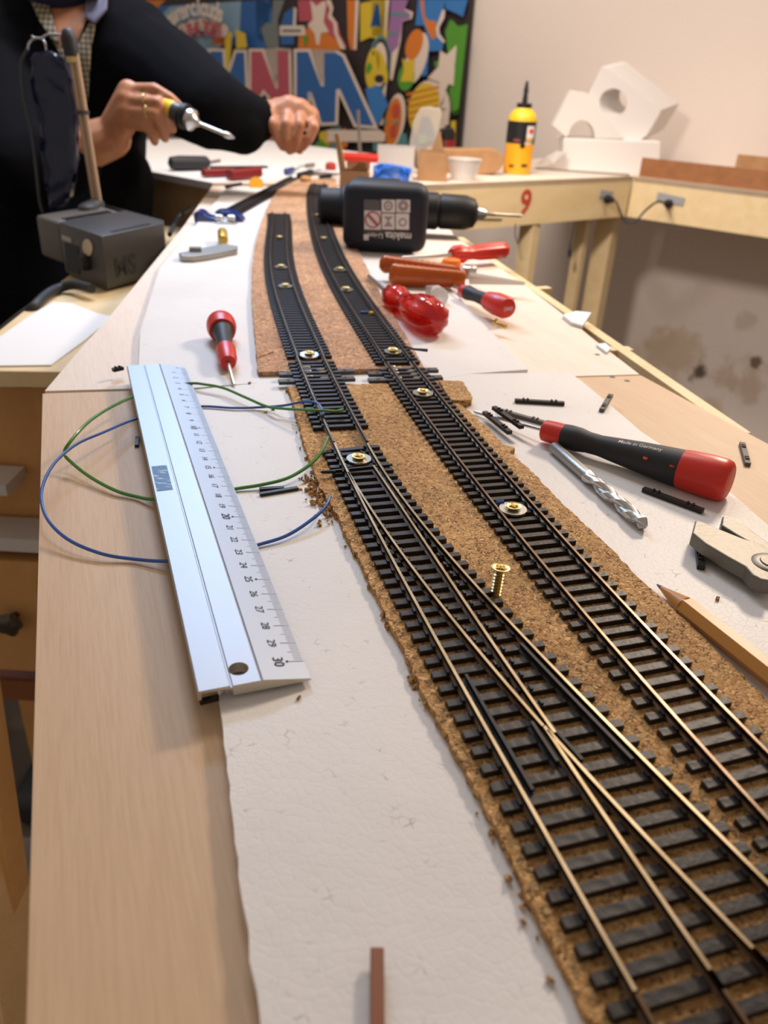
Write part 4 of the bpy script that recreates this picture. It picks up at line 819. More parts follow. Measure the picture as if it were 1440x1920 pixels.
# glue bottle
g0, g1 = at(968, 325, 0), aty(983, 150, at(968, 325, 0).y); H = g1.z-g0.z; gb = thing('glue_bottle', g0, 'yellow glue bottle with a black nozzle and black label on the back bench', 'bottle')
R_ = .0300
obj('bottle_body', MB().lathe(g0, (0, 0, 1), [(0, R_*.90), (H*.015, R_*.98), (H*.30, R_), (H*.60, R_*1.0), (H*.63, R_*.97), (H*.67, R_*.80), (H*.705, R_*.55), (H*.72, R_*.50)], 36), 'yellow', gb, smooth=True)
obj('cap', MB().lathe(g0+Z3*H*.712, (0, 0, 1), [(0, R_*.53), (H*.05, R_*.53), (H*.052, R_*.2), (H*.12, R_*.17), (H*.16, R_*.14), (H*.17, R_*.19), (H*.21, R_*.15), (H*.28, R_*.08)], 24), 'black', gb, smooth=True)
obj('front_label', MB().lathe(g0+Z3*H*.03, (0, 0, 1), [(0, R_*1.003), (H*.305, R_*1.012)], 36, caps=False), 'yellow_orange', gb, smooth=True)
obj('black_label', MB().lathe(g0+Z3*H*.335, (0, 0, 1), [(0, R_*1.012), (H*.24, R_*1.012)], 36, caps=False), 'black', gb, smooth=True)
def on_bottle(a, z, o=1.02): return g0+Vector((math.sin(a)*R_*o, -math.cos(a)*R_*o, H*z))
def bpatch(nm, a0, a1, z0, z1, m, o=1.022, n=5):
    b = MB(); vs = [on_bottle(a0+(a1-a0)*i/n, z, o) for z in (z0, z1) for i in range(n+1)]; b.add(vs, [(i, i+1, n+2+i, n+1+i) for i in range(n)]); obj(nm, b, m, gb)
bpatch('label_print', .28, .95, .40, .53, 'white_ink'); bpatch('label_print', .45, .80, .45, .50, 'red', 1.03); bpatch('label_print', .28, .85, .37, .395, 'yellow'); bpatch('label_print', .22, .8, .335, .36, 'grey_board' , 1.025); bpatch('label_print', -.1, .25, .29, .345, 'black', 1.02)
bpatch('label_print', .15, .62, .085, .12, 'ink'); bpatch('label_print', -.75, -.35, .075, .11, mat('brown_ink', (.15, .06, .01), .6)); bpatch('label_print', -.6, -.15, .36, .385, mat('dull_red_print', (.25, .05, .03), .6))
# polystyrene packing pieces
yb3 = at(1150, 324, 0).y
bl0 = px_slab([(1057, 259), (1240, 265), (1236, 330), (1055, 322)], yb3, .10); tag(obj('polystyrene_block', bl0, 'polystyrene', bevel=.003), 'flat white polystyrene block at the bottom of the pile in the corner', 'polystyrene', 'packing polystyrene on the bench')
def holed(poly, c, r, off, n=40):
    b = MB(); inn = []; out = []
    for k in range(n):
        a = 2*PI*k/n; d = (math.cos(a), math.sin(a)); best = None
        for i in range(len(poly)):
            (x0, y0), (x1, y1) = poly[i], poly[(i+1) % len(poly)]; ex, ey = x1-x0, y1-y0; den = d[0]*ey-d[1]*ex
            if abs(den) < 1e-9: continue
            t = ((x0-c[0])*ey-(y0-c[1])*ex)/den; s_ = ((x0-c[0])*d[1]-(y0-c[1])*d[0])/den
            if t > 0 and -1e-6 <= s_ <= 1+1e-6 and (best is None or t < best): best = t
        inn.append((c[0]+d[0]*r, c[1]+d[1]*r)); out.append((c[0]+d[0]*best, c[1]+d[1]*best))
    I, O = [aty(*p, off[0]) for p in inn], [aty(*p, off[0]) for p in out]; ov = off[1]
    vs = I+O+[p+ov for p in I]+[p+ov for p in O]
    for k in range(n):
        j = (k+1) % n; b.add([vs[k], vs[j], vs[n+j], vs[n+k]], [(0, 1, 2, 3)]); b.add([vs[2*n+k], vs[2*n+j], vs[3*n+j], vs[3*n+k]], [(3, 2, 1, 0)])
        b.add([vs[k], vs[j], vs[2*n+j], vs[2*n+k]], [(3, 2, 1, 0)]); b.add([vs[n+k], vs[n+j], vs[3*n+j], vs[3*n+k]], [(0, 1, 2, 3)])
    return b
ov = aty(1168, 110, yb3+.12)-aty(1130, 120, yb3+.04)
def weld(mb, name, mats):
    me = mb.mesh(name, mats); bq = bmesh.new(); bq.from_mesh(me); bmesh.ops.remove_doubles(bq, verts=bq.verts, dist=1e-5); bmesh.ops.recalc_face_normals(bq, faces=bq.faces); bq.to_mesh(me); bq.free(); return me
poly = [(1130, 121), (1241, 207), (1207, 262), (1165, 263), (1096, 192)]
tag(obj('polystyrene_cube', weld(holed(poly, (1150, 192), 26, (yb3+.04, ov)), 'cube', [M['polystyrene']]), []), 'big tilted white polystyrene cube with a round hole, topmost of the pile', 'polystyrene', 'packing polystyrene on the bench')
arch = [(1071, 169), (1100, 174), (1172, 261), (1116, 260)]+[(1091+25*math.cos(a), 260-34*math.sin(a)) for a in [PI*k/12 for k in range(1, 12)]]+[(1062, 258), (1037, 236)]
tag(obj('polystyrene_arch', px_slab(arch, yb3+.005, .035), 'polystyrene', bevel=.001), 'white polystyrene piece with an arched hole leaning left on the pile', 'polystyrene', 'packing polystyrene on the bench')
ps = MB(); pp = [(985, 320), (1005, 308), (1025, 293), (1045, 283), (1062, 285), (1062, 322), (1030, 323)]
r_ = random.Random(9); cpt = aty(1035, 306, yb3-.03); vs = [aty(px, py, yb3-.02+r_.uniform(-.02, .02)) for px, py in pp]; ps.add([cpt]+vs, [(0, i+1, (i+1) % len(vs)+1) for i in range(len(vs))]); 
me = ps.mesh('film', [M['frost']]); o = obj('plastic_film', me, []); sm = o.modifiers.new('s', 'SOLIDIFY'); sm.thickness = .0008; tag(o, 'crumpled clear plastic film slumped left of the polystyrene block', 'film')
tag(obj('shade_strip', MB().bar(aty(1005, 316, yb3-.06), aty(1180, 328, yb3-.06), .004, .003), 'sleeper_grey', None), 'thin dark strip put in for the shade under the polystyrene block', 'strip')  # dark bar stands in for the shadow line beneath the block
# dark tools on the left bench
hd0, hd1 = at(316, 306, .013), at(392, 305, .013)
kn = thing('craft_knife', zz(hd0, 0), 'black rounded tool handle lying on the white bench top', 'knife')
obj('handle', MB().lathe(hd0, hd1-hd0, [(0, .004), (.004, .011), (.02, .013), (.07, .012), ((hd1-hd0).length*.92, .012), ((hd1-hd0).length, .007)], 20), 'black_soft', kn, smooth=True)
obj('blade', MB().bar(hd1, hd1+Vector((.02, .01, .004)), .001, .006), 'steel_dark', kn)
ct = thing('wire_stripper', zz(at(430, 330), 0), 'dark red and black hand tool lying left of the yellow roll', 'hand tool')
obj('handle', MB().bar(at(379, 324, .008), at(432, 322, .008), .014, .013), 'red_dark', ct, bevel=.003); obj('handle', MB().bar(at(428, 328, .009), at(487, 322, .011), .018, .016), 'red_dark', ct, bevel=.003)
obj('jaw', MB().bar(at(396, 314, .015), at(500, 313, .012), .010, .004), 'black', ct, bevel=.001)
tag(obj('tape_roll', MB().lathe(at(481, 349, .001), (.1, -.8, .4), [(0, .006), (0, .011), (.008, .012), (.012, .011), (.012, .006)], 24), 'yellow_orange', smooth=True), 'small orange-yellow roll lying at the end of the loose track', 'roll')
tag(obj('wooden_knob', MB().lathe(at(573, 344, 0), (0, 0, 1), [(0, .008), (.006, .010), (.010, .009), (.012, .005)], 16), 'honey_wood', smooth=True), 'small brown wooden knob standing at the far end of the cork', 'knob')
tag(obj('pen_stub', MB().tube([at(424, 350, .003), at(452, 345, .003)], .003, 8), 'black', smooth=True), 'short dark pen lying on the far foam', 'pen')
for (x0, y0, x1, y1, r, m, lb) in ((560, 330, 600, 318, .006, 'black', 'dark slim tool lying left of the far end of the curved track'), (575, 322, 640, 326, .005, 'steel_dark', 'grey steel tool lying crosswise at the far end of the curved track'), (535, 322, 560, 316, .006, 'blue_paint', 'small blue tool behind the loose track'), (600, 333, 634, 327, .005, 'black_soft', 'short black tool at the end of the curved rails'), (590, 309, 560, 312, .004, 'steel_dark', 'thin steel tool farthest back on the white bench')):
    a, b_ = at(x0, y0, r), at(x1, y1, r); tt = thing('hand_tool', zz((a+b_)/2, 0), lb, 'hand tool'); obj('handle', MB().lathe(a, b_-a, [(0, r*.5), (.004, r), ((b_-a).length*.55, r*.9)], 12), m, tt, smooth=True); obj('blade', MB().lathe(a+(b_-a)*.5, b_-a, [(0, r*.4), ((b_-a).length*.5, r*.3)], 8), 'steel_dark', tt, smooth=True)
tag(obj('red_button', MB().lathe(at(620, 318, 0), (0, 0, 1), [(0, .011), (.010, .011), (.014, .006)], 16), mat('brick_red_plastic', (.40, .04, .02), .5), smooth=True), 'small brick-red cap left of the cardboard boxes', 'cap')
tag(obj('steel_rod', MB().tube([aty(676, 304, 1.62), aty(671, 206, 1.62)], .0030, 8), 'steel_dark', smooth=True), 'grey rod standing upright behind the red lid', 'rod')
tag(obj('wood_stick', MB().bar(aty(645, 320, 1.42), aty(632, 255, 1.42), .006, .008), 'honey_wood', None), 'thin wooden stick leaning behind the nearest cardboard box', 'stick')
# loose track on the far foam
ta, tb_ = at(430, 391, ZR), at(556, 326, ZR); dt_ = (tb_-ta); dt_.z = 0; n_ = int(dt_.length/PITCH); dt_.normalize()
lt = thing('track_section', zz((ta+tb_)/2, 0), 'loose length of dark track slanting away behind the pipe cutter', 'model track', 'laid model railway tracks')
for i in range(n_): inst('sleeper', SLM, zz(ta+dt_*(i*PITCH), .0002), (0, 0, math.atan2(dt_.y, dt_.x)-PI/2), lt)
for o_ in (GH, -GH):
    s_ = Vector((-dt_.y, dt_.x, 0))*o_; rail('rail', [ta+s_-dt_*.003, tb_+s_], lt, z=.0048)
tag(obj('paper_scrap', MB().prism([at(*p, -.003) for p in ((1055, 592), (1080, 585), (1108, 588), (1092, 612), (1072, 606))], TZ-.0045, TZ-.002), 'paper'), 'torn scrap of white paper on the edge of the far board, by the posts', 'paper', 'paper scraps')
tag(obj('paper_scrap', MB().prism([at(*p, -.003) for p in ((1118, 645), (1135, 643), (1146, 652), (1138, 660))], TZ-.0045, TZ-.003), 'paper'), 'small scrap of white paper at the cross batten of the frame', 'paper', 'paper scraps')
# ================================================================== PAINTED PANEL ON THE WALL
mu = thing('mural', atn(600, 150, 2.17), 'large graffiti painted panel with big blue and pink letters on the wall', 'mural')
OFF = 2.165
pr, pbz, ptz = atn(858, 270, OFF), atn(600, 287, OFF).z, TZ+1.0
le = atn(255, 20, OFF)
pr2 = Vector((pr.x, pr.y, 0)); le2 = Vector((le.x, le.y, 0)); le2 = le2-W2*.25
C_BK, C_CR, C_BL, C_LB, C_PK, C_YE, C_GR, C_OR, C_PU, C_TE, C_GY = (.022, .014, .014), (.66, .54, .45), (.02, .10, .30), (.20, .32, .42), (.42, .07, .10), (.60, .42, .02), (.07, .26, .02), (.58, .16, .015), (.28, .13, .30), (.08, .22, .22), (.15, .17, .16)
mm = {n: mat('mural_'+n, c, .6) for n, c in dict(black=C_BK, cream=C_CR, blue=C_BL, light_blue=C_LB, pink=C_PK, yellow=C_YE, green=C_GR, orange=C_OR, purple=C_PU, teal=C_TE, grey=C_GY, red=(.48, .06, .03), sky=(.03, .16, .42)).items()}
obj('panel', MB().slab([pr2+Z3*pbz, pr2+Z3*ptz, le2+Z3*ptz, le2+Z3*pbz], N2*.022), mm['black'], mu)
_ml = [0]
def paint(color, *polys, nm=None):
    _ml[0] += 1; o = OFF-.0006*_ml[0]; b = MB()
    for p in polys: obj(nm or color+'_paint', MB().add([atn(x, y, OFF)-N2*(OFF-o) for x, y in p], [tuple(range(len(p)))]), mm[color], mu)
def ell(cx, cy, rx, ry, rot=0., n=26):
    c, s_ = math.cos(rot), math.sin(rot); return [(cx+rx*math.cos(2*PI*k/n)*c-ry*math.sin(2*PI*k/n)*s_, cy+rx*math.cos(2*PI*k/n)*s_+ry*math.sin(2*PI*k/n)*c) for k in range(n)]
def grow(p, g):                               # offset a pixel outline outwards
    ar = sum(p[i][0]*p[(i+1) % len(p)][1]-p[(i+1) % len(p)][0]*p[i][1] for i in range(len(p))); sg = 1 if ar > 0 else -1; o = []
    for i in range(len(p)):
        a, b_, c = Vector(p[i-1]), Vector(p[i]), Vector(p[(i+1) % len(p)]); d1, d2 = (b_-a).normalized(), (c-b_).normalized()
        n1, n2 = Vector((d1.y, -d1.x))*sg, Vector((d2.y, -d2.x))*sg; m_ = (n1+n2); m_ = m_/max(.35, m_.length_squared/2)/1; o.append(tuple(b_+m_*g))
    return o
def sc(pts, x0, y0, k): return [(x0+x/k, y0+y/k) for x, y in pts]
Z7 = lambda p: sc(p, 280, 0, 7.2)
Z6 = lambda p: sc(p, 480, 0, 6.0)
Z64 = lambda p: sc(p, 700, 0, 6.4)
paint('blue', [(288, 12), (505, 0), (520, 60), (500, 92), (440, 85), (400, 70), (330, 100), (290, 40)], Z6([(0, 0), (170, 30), (130, 260), (80, 470), (0, 430)]))
paint('orange', [(270, 0), (312, 0), (296, 14), (288, 26), (270, 30)])
paint('light_blue', [(303, 28), (320, 12), (453, 2), (450, 62), (437, 72), (400, 98), (392, 110), (380, 92), (330, 92), (306, 62)])
paint('grey', Z6([(200, 0), (330, 0), (250, 220), (260, 400), (270, 830), (240, 800), (130, 540), (60, 330), (110, 260), (180, 260)]))
paint('orange', Z6([(490, 380), (600, 300), (820, 360), (1000, 520), (1010, 560), (480, 560)]), Z6([(1030, 0), (1130, 0), (1120, 560), (1070, 560), (1040, 420)]), Z7([(860, 520), (1080, 480), (1060, 610), (860, 600)]))
paint('pink', Z6([(480, 0), (830, 0), (820, 130), (930, 260), (960, 400), (1040, 540), (820, 380), (620, 240), (490, 240)]))
paint('cream', Z6([(620, 0), (690, 70), (770, 10), (800, 40), (770, 250), (830, 360), (740, 370), (720, 510), (690, 500), (670, 380), (590, 280), (650, 220)]), Z6([(790, 0), (850, 0), (880, 90), (860, 170), (920, 260), (930, 380), (1020, 550), (960, 550), (890, 370), (880, 260), (820, 200), (840, 100)]), Z6([(1130, 0), (1170, 0), (1140, 560), (1110, 560)]))
paint('blue', Z6([(430, 80), (460, 100), (440, 500), (290, 510), (290, 300), (330, 150)]))
paint('cream', Z6([(280, 290), (560, 290), (570, 400), (280, 400)]), Z6([(440, 80), (470, 100), (460, 290), (430, 290)]))
paint('grey', Z6([(310, 330), (520, 330), (520, 365), (310, 365)]))
paint('green', Z6([(540, 420), (600, 400), (590, 490), (560, 510)]))
# lettering field of the right half
paint('yellow', Z6([(1190, 40), (1340, 10), (1440, 0), (1510, 0), (1490, 460), (1300, 420), (1190, 470)]), Z64([(0, 0), (190, 0), (170, 330), (140, 430), (0, 440)]))
paint('blue', Z6([(1370, 40), (1400, 60), (1430, 310), (1370, 290), (1300, 310)]), Z64([(40, 60), (70, 70), (110, 320), (0, 300)]))
paint('cream', Z64([(170, 0), (215, 0), (180, 330), (140, 430), (160, 300)]), Z64([(440, 0), (400, 110), (500, 150), (480, 230), (370, 260), (350, 480), (250, 960), (220, 960), (240, 640), (340, 380), (370, 230), (450, 200), (380, 110), (410, 0)]))
paint('purple', Z64([(235, 0), (440, 0), (395, 120), (470, 170), (460, 230), (370, 250), (350, 390), (320, 560), (240, 640), (190, 560), (195, 420), (220, 230)]))
paint('teal', Z64([(240, 150), (440, 170), (440, 200), (230, 195)]), Z64([(195, 390), (300, 395), (290, 425), (190, 430)]))
paint('teal', ell(716, 118, 20, 52, .05), Z6([(1270, 880), (1440, 830), (1440, 1000), (1350, 1150), (1290, 1120)]))
paint('black', ell(717, 120, 17, 48, .05))
paint('cream', ell(716, 122, 14, 42, .05))
paint('yellow', ell(703, 128, 13, 38, .1), ell(721, 125, 8, 32, -.25))
paint('black', ell(705, 100, 2, 4), ell(690, 106, 2, 5), ell(716, 148, 9, 8))
paint('green', Z6([(1270, 760), (1310, 690), (1340, 760), (1300, 830), (1270, 830)]))
paint('sky', Z64([(570, 0), (900, 0), (880, 110), (800, 320), (880, 500), (860, 610), (700, 620), (680, 900), (610, 920), (640, 620), (700, 480), (640, 310), (540, 310)]), Z64([(900, 0), (1165, 0), (1110, 210), (1040, 170), (900, 110)]))
paint('orange', Z64([(600, 0), (640, 0), (650, 200), (700, 250), (790, 260), (780, 460), (740, 480), (690, 380), (650, 280), (620, 180)]))
paint('green', Z64([(960, 240), (1000, 260), (1060, 330), (1140, 300), (1160, 280), (1060, 1360), (990, 1380), (940, 1100), (1000, 640), (930, 640), (900, 380)]), Z64([(770, 750), (820, 730), (830, 790), (780, 810)]))
paint('cream', Z64([(900, 130), (870, 120), (790, 340), (800, 440), (880, 520), (900, 500), (830, 410), (830, 330), (890, 220)]), ell(787, 110, 19, 50, .28), ell(812, 205, 38, 55, .05), ell(747, 225, 18, 50, .15), Z64([(140, 1100), (200, 980), (150, 1500), (100, 1500)]))
paint('orange', ell(783, 84, 15, 30, .3), ell(743, 229, 15, 46, .15))
paint('green', ell(768, 145, 15, 26, .15))
paint('yellow', Z64([(390, 700), (440, 740), (540, 710), (530, 830), (520, 980), (370, 980), (410, 840)]), ell(804, 208, 32, 52, .05))
paint('orange', *[Z64([(440+i*6, 1120+i*75), (830, 1030+i*75), (830, 1055+i*75), (440+i*6, 1150+i*75)]) for i in range(5)])
paint('red', ell(749, 207, 7, 13, .1), ell(744, 245, 6, 12, .1))
paint('teal', ell(729, 228, 3, 5), ell(750, 230, 3, 5), Z64([(340, 1700), (380, 1600), (440, 1600), (470, 1750), (330, 1770)]), Z6([(880, 1440), (1000, 1420), (1010, 1700), (880, 1740)]), Z6([(1360, 1560), (1440, 1500), (1440, 1700), (1360, 1700)]))
paint('cream', Z64([(850, 610), (930, 660), (1040, 550), (1080, 550), (1020, 800), (1075, 960), (1060, 1050), (950, 1010), (920, 1080), (890, 1250), (860, 1320), (840, 1300), (840, 990), (700, 940), (830, 800)]), Z64([(800, 1320), (930, 1100), (960, 1300), (950, 1500), (900, 1500), (920, 1300)]))
paint('yellow', Z64([(980, 1450), (1040, 1450), (1030, 1780), (980, 1780)]), Z6([(760, 1490), (860, 1460), (900, 1560), (840, 1720), (760, 1700)]))
paint('orange', Z6([(830, 1480), (900, 1450), (920, 1600), (860, 1640)]), Z6([(1000, 1460), (1060, 1440), (1080, 1640), (1020, 1680)]))
paint('green', Z6([(700, 1640), (780, 1560), (860, 1640), (840, 1760), (720, 1760)]))
paint('sky', Z6([(1280, 1000), (1440, 960), (1540, 1180), (1400, 1440), (1360, 1380)]))
paint('cream', Z64([(140, 1560), (200, 1600), (190, 1700), (-500, 1700), (-500, 1560)]))
paint('green', [(868, 50), (886, 48), (869, 205), (855, 210)])
M1 = [(404, 97), (427, 97), (431, 150), (437, 150), (453, 99), (468, 99), (471, 178), (404, 178)]
NL = [(481, 97), (501, 97), (527, 166), (531, 166), (531, 96), (551, 97), (553, 192), (522, 190), (504, 167), (490, 192), (481, 192)]
M2 = [(566, 98), (588, 98), (612, 162), (617, 162), (618, 100), (640, 100), (652, 107), (710, 236), (677, 233), (647, 167), (640, 168), (638, 229), (613, 230), (593, 172), (587, 173), (587, 240), (566, 240)]
paint('yellow', [(431, 65), (445, 60), (440, 130), (433, 140)], [(452, 56), (470, 64), (473, 90), (453, 92)])
paint('cream', grow(M1, 5), grow(NL, 5), grow(M2, 5.5), nm='letter_outline')
paint('blue', M1, M2, nm='blue_letter'); paint('pink', NL, nm='pink_letter')
paint('cream', *[ell(355+i*18, 58-12*math.sin(i/4*PI), 12, 13) for i in range(5)])
b = MB(); b2 = MB(); ez = Z3
def mput(bb, ch, px, py, size, rot, o):
    o += .010
    c = atn(px, py, OFF)-N2*o; ex = W2*math.cos(rot)+ez*math.sin(rot); ey = -W2*math.sin(rot)+ez*math.cos(rot); put_text(bb, ch, size, c, ex, ey, .0045)
for i, ch in enumerate('Summerclouds'):
    t = i/11; mput(b, ch, 318+t*113, 50-34*math.sin(t*PI*.78), .078, .75-1.15*t, .033)
for i, ch in enumerate('IN THE TOAD'):
    t = i/10; mput(b2, ch, 350+t*76, 72-16*math.sin(t*PI*.8), .058, .42-.8*t, .034)
obj('painted_words', b, mm['cream'], mu); obj('painted_words', b2, mm['pink'], mu)
# ================================================================== LEFT SIDE TABLE AND DRAWERS
ZS = -.05
st = thing('side_table', at(60, 640, ZS)-Z3*.02, 'wooden side table left of the boards carrying the soldering station', 'table')
tp = [at(*p, ZS) for p in ((100, 691), (0, 692))]; tl = at(0, 618, ZS); tb2 = at(105, 535, ZS); dl = (tb2-tl).normalized()
tpoly = [tp[0]+Vector((.12, .0, 0)), tp[0], tp[1], tp[1]-Vector((.03, 0, 0)), tl-dl*.06, tb2+dl*.5, tb2+dl*.5+Vector((.3, .0, 0)), tp[0]+Vector((.12, .3, 0))]
tpoly = [tp[0]+Vector((.06, 0, 0)), tl-dl*.10+Vector((0, 0, 0)), tb2+dl*.42, tb2+dl*.42+Vector((.24, -.05, 0)), tp[0]+Vector((.06, .12, 0))]
tpoly[1] = tp[1]+(tp[1]-tp[0]).normalized()*.06
tpoly.insert(2, tl-dl*.09)
obj('table_top', MB().prism(tpoly, TZ+ZS-.014, TZ+ZS), 'pine', st, bevel=.001)
for p in (tp[1]+Vector((.0, .30, 0)), tb2+dl*.35+Vector((.05, -.03, 0)), tp[0]+Vector((.03, .05, 0))): obj('leg', MB().box((p.x, p.y, (TZ+ZS-.014)/2), (.035, .035, TZ+ZS-.014)), 'honey_wood', st)
tag(obj('paper_sheet', MB().prism([at(*p, ZS) for p in ((-60, 689), (96, 687), (160, 640), (212, 596), (183, 590), (135, 571), (100, 568), (60, 592), (0, 634), (-60, 670))], TZ+ZS+.0002, TZ+ZS+.0014), 'paper'), 'white sheet of paper on the left side table in front of the soldering station', 'paper')
yc = .62
dc = thing('drawer_cabinet', Vector((aty(0, 1150, yc).x-.1, yc, 0)), 'honey wood drawer cabinet under the left edge with a dark knob', 'cabinet')
def P4(nm, x0, y0, x1, y1, y, dep, m, **k):
    a, b_ = aty(x0, y0, y), aty(x1, y1, y); return obj(nm, MB().box(((a.x+b_.x)/2, y+dep/2, (a.z+b_.z)/2), (abs(b_.x-a.x), dep, abs(a.z-b_.z))), m, dc, **k)
P4('back_panel', -160, 716, 150, 1030, .665, .012, 'honey_wood')
P4('drawer_edge', -160, 1000, 130, 1040, yc, .04, 'grey_board'); dw = P4('drawer', -160, 1042, 130, 1262, yc, .02, 'honey_wood')
P4('rail_board', -160, 1266, 130, 1318, yc+.005, .03, 'red_wood'); P4('shelf_board', -100, 905, 14, 930, yc+.0, .04, 'grey_board')
kp = aty(30, 1152, yc)
kb = MB().lathe(kp, (0, -1, 0), [(0, .004), (.008, .004), (.010, .010), (.016, .0145), (.020, .012), (.022, .006)], 20, flut=(5, .25)); obj('knob', kb, mat('dark_knob', (.10, .085, .07), .25, .8), dw, smooth=True)
zb_ = aty(0, 1318, yc).z
for px_, hh in ((-160, .02), (130, .02)): obj('side_panel', MB().box((aty(px_, 1150, yc).x, yc+.12, (zb_+aty(0, 716, yc).z)/2), (.016, .20, aty(0, 716, yc).z-zb_)), 'honey_wood', dc)
for dx_, dy_ in ((-.02, .02), (-.02, .22), (.18, .22)): obj('leg', MB().box((aty(-160, 1150, yc).x+dx_, yc+dy_, (zb_+.02)/2), (.035, .035, zb_+.02)), 'honey_wood', dc)
tr = thing('trestle', aty(20, 1900, .42)*1.0, 'wooden trestle leg slanting down at the lower left under the board', 'trestle')
def floor_ext(a, b_): d = (b_-a); t = (0.0-a.z)/d.z; return a+d*t
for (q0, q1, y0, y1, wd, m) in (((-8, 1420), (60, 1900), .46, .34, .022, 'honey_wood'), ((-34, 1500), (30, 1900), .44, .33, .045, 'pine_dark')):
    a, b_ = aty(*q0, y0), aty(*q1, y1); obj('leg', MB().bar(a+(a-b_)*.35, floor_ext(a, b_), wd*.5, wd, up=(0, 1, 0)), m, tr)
# ================================================================== SOLDERING STATION
K0 = at(196, 549, ZS); KH = aty(190, 443, K0.y).z; zt = KH-TZ
T0, TL, TR = at(190, 443, zt), at(66, 402, zt), at(318, 416, zt); TB = TL+TR-T0
ss = thing('soldering_station', zz((TL+TR)/2, ZS), 'grey soldering power station with vents on top and MS written on its side', 'soldering station')
fdr, sdr_ = (TL-T0), (TR-T0)
body = MB().prism([T0+fdr*.62, T0, T0+sdr_*.9, TR+fdr*.08, TB-sdr_*.03, T0+fdr*.62+sdr_*.97], TZ+ZS+.004, TZ+zt); obj('housing', body, 'station', ss, bevel=.003, seg=3, smooth=True)
obj('front_housing', MB().prism([TL, T0+fdr*.63, T0+fdr*.63+sdr_*.9, TL+sdr_*.9], TZ+ZS+.012, TZ+zt-.0005), 'station_light', ss, bevel=.004, seg=3, smooth=True)
fu, su = fdr.normalized(), sdr_.normalized(); fnm = Vector((-fu.y, fu.x, 0)); fnm = fnm if fnm.y < 0 else -fnm; snm = Vector((su.y, -su.x, 0)); snm = snm if snm.x > 0 else -snm
def on_face(px, py, o, d, nrm, k=.0008):
    r = ray(px, py); q_ = o+nrm*k; t = q_.to_2d().dot(nrm.to_2d())/(r.x*nrm.x+r.y*nrm.y); return Vector((r.x*t, r.y*t, r.z*t+CH+TZ))
def fpoly(nm, pts, m, k=.0008, o=None): obj(nm, MB().slab([on_face(*p, T0, fu, fnm, k) for p in pts], -fnm*.0007), m, ss)
fpoly('display', [(120, 455), (146, 462), (149, 516), (125, 507)], 'black'); fpoly('name_plate', [(115, 440), (132, 446), (133, 455), (116, 449)], mat('pale_plate', (.40, .38, .34), .5))
fpoly('sticker', ell(163.5, 464, 9, 16, -.12), mat('cream_sticker', (.55, .45, .33), .5), .0014)
kc = on_face(164, 491, T0, fu, fnm, .0); obj('knob', MB().lathe(kc, fnm, [(0, .009), (.006, .009), (.009, .0075)], 18), 'black', ss, smooth=True)
b = MB()
for i in range(13):
    p = T0+fdr*.66+sdr_*(.14+.052*i)-Z3*0; b.bar(zz(p+sdr_*.0-fdr*.03, zt+.0003), zz(p+fdr*.06, zt+.0003), .0022, .0008)
for i in range(11): p = T0+sdr_*(.2+.052*i)+fdr*.03; b.bar(zz(p, zt+.0003), zz(p+fdr*.04, zt+.0003), .0022, .0008)
obj('vent_slots', b, 'black', ss, kind='stuff')
ic = MB(); c_ = on_face(236, 500, T0, su, snm, .0006); put_text(ic, 'MS', .030, c_, su, Z3, .0008); obj('marker_writing', ic, 'ink', ss)
for dx in (.15, .5): 
    p = TB+(T0-TB)*dx*.2-sdr_*(.1+dx*.25)+fdr*0; obj('iron_rest', MB().lathe(zz(p, zt-.002), (0, 0, 1), [(0, .012), (.006, .011), (.009, .006)], 14, sx=1.6), 'station', ss, smooth=True)
tag(obj('power_cable', MB().tube(bez([at(172, 541, ZS+.012), at(140, 534, ZS+.010), at(112, 540, ZS+.006), at(88, 552, ZS+.006), at(60, 578, ZS+.002), at(30, 600, ZS-.02), at(-20, 640, ZS-.08)]), .0050, 10), 'black_soft', smooth=True), 'black cable leaving the soldering station to the left', 'cable')
tag(obj('power_cable', MB().tube(bez([at(318, 440, ZS+.04), at(330, 415, -.02), at(345, 398, -.012), at(362, 389, .004)]), .0030, 8), 'black_soft', smooth=True), 'dark cable curling behind the soldering station towards the pipe cutter', 'cable')
# pole with hook and hanging bag
yp = 1.075
pt0, pt1 = aty(137, 100, yp), aty(184, 390, yp); pdn = pt1+(pt1-pt0)*((TZ+ZS-pt1.z)/(pt1.z-pt0.z))
pole = thing('iron_holder_stand', pdn, 'slim beige double rod with a black cap and wire hook behind the soldering station', 'stand')
sd_ = Vector((.0034, -.001, 0))
for s_ in (-1, 1): obj('rod', MB().tube([pdn+sd_*s_, pt0+sd_*s_], .0034, 12), mat('beige_enamel', (.50, .34, .22), .4), pole, smooth=True)
obj('base', MB().lathe(pdn, (0, 0, 1), [(0, .03), (.004, .03), (.006, .010)], 24), 'steel_dark', pole, smooth=True)
pm = pt0+(pt1-pt0)*.35; obj('clip', MB().lathe(pm, pt1-pt0, [(0, .0080), (.004, .0080)], 14), 'station', pole, smooth=True)
obj('collar', MB().lathe(aty(136, 117, yp), pt0-pt1, [(0, .0078), (.012, .0085), (.014, .006)], 16), 'brass', pole, smooth=True)
obj('cap', MB().lathe(aty(135, 106, yp), aty(128, 68, yp)-aty(135, 106, yp), [(0, .0085), (.018, .0095), (.027, .006), (.029, .003)], 16), 'black_soft', pole, smooth=True)
obj('wire_hook', MB().tube(bez([aty(128, 70, yp), aty(122, 66, yp), (aty(90, 65, yp)), aty(76, 72, yp), aty(62, 70, yp), aty(60, 66, yp)]), .0013, 8), 'steel', pole, smooth=True)
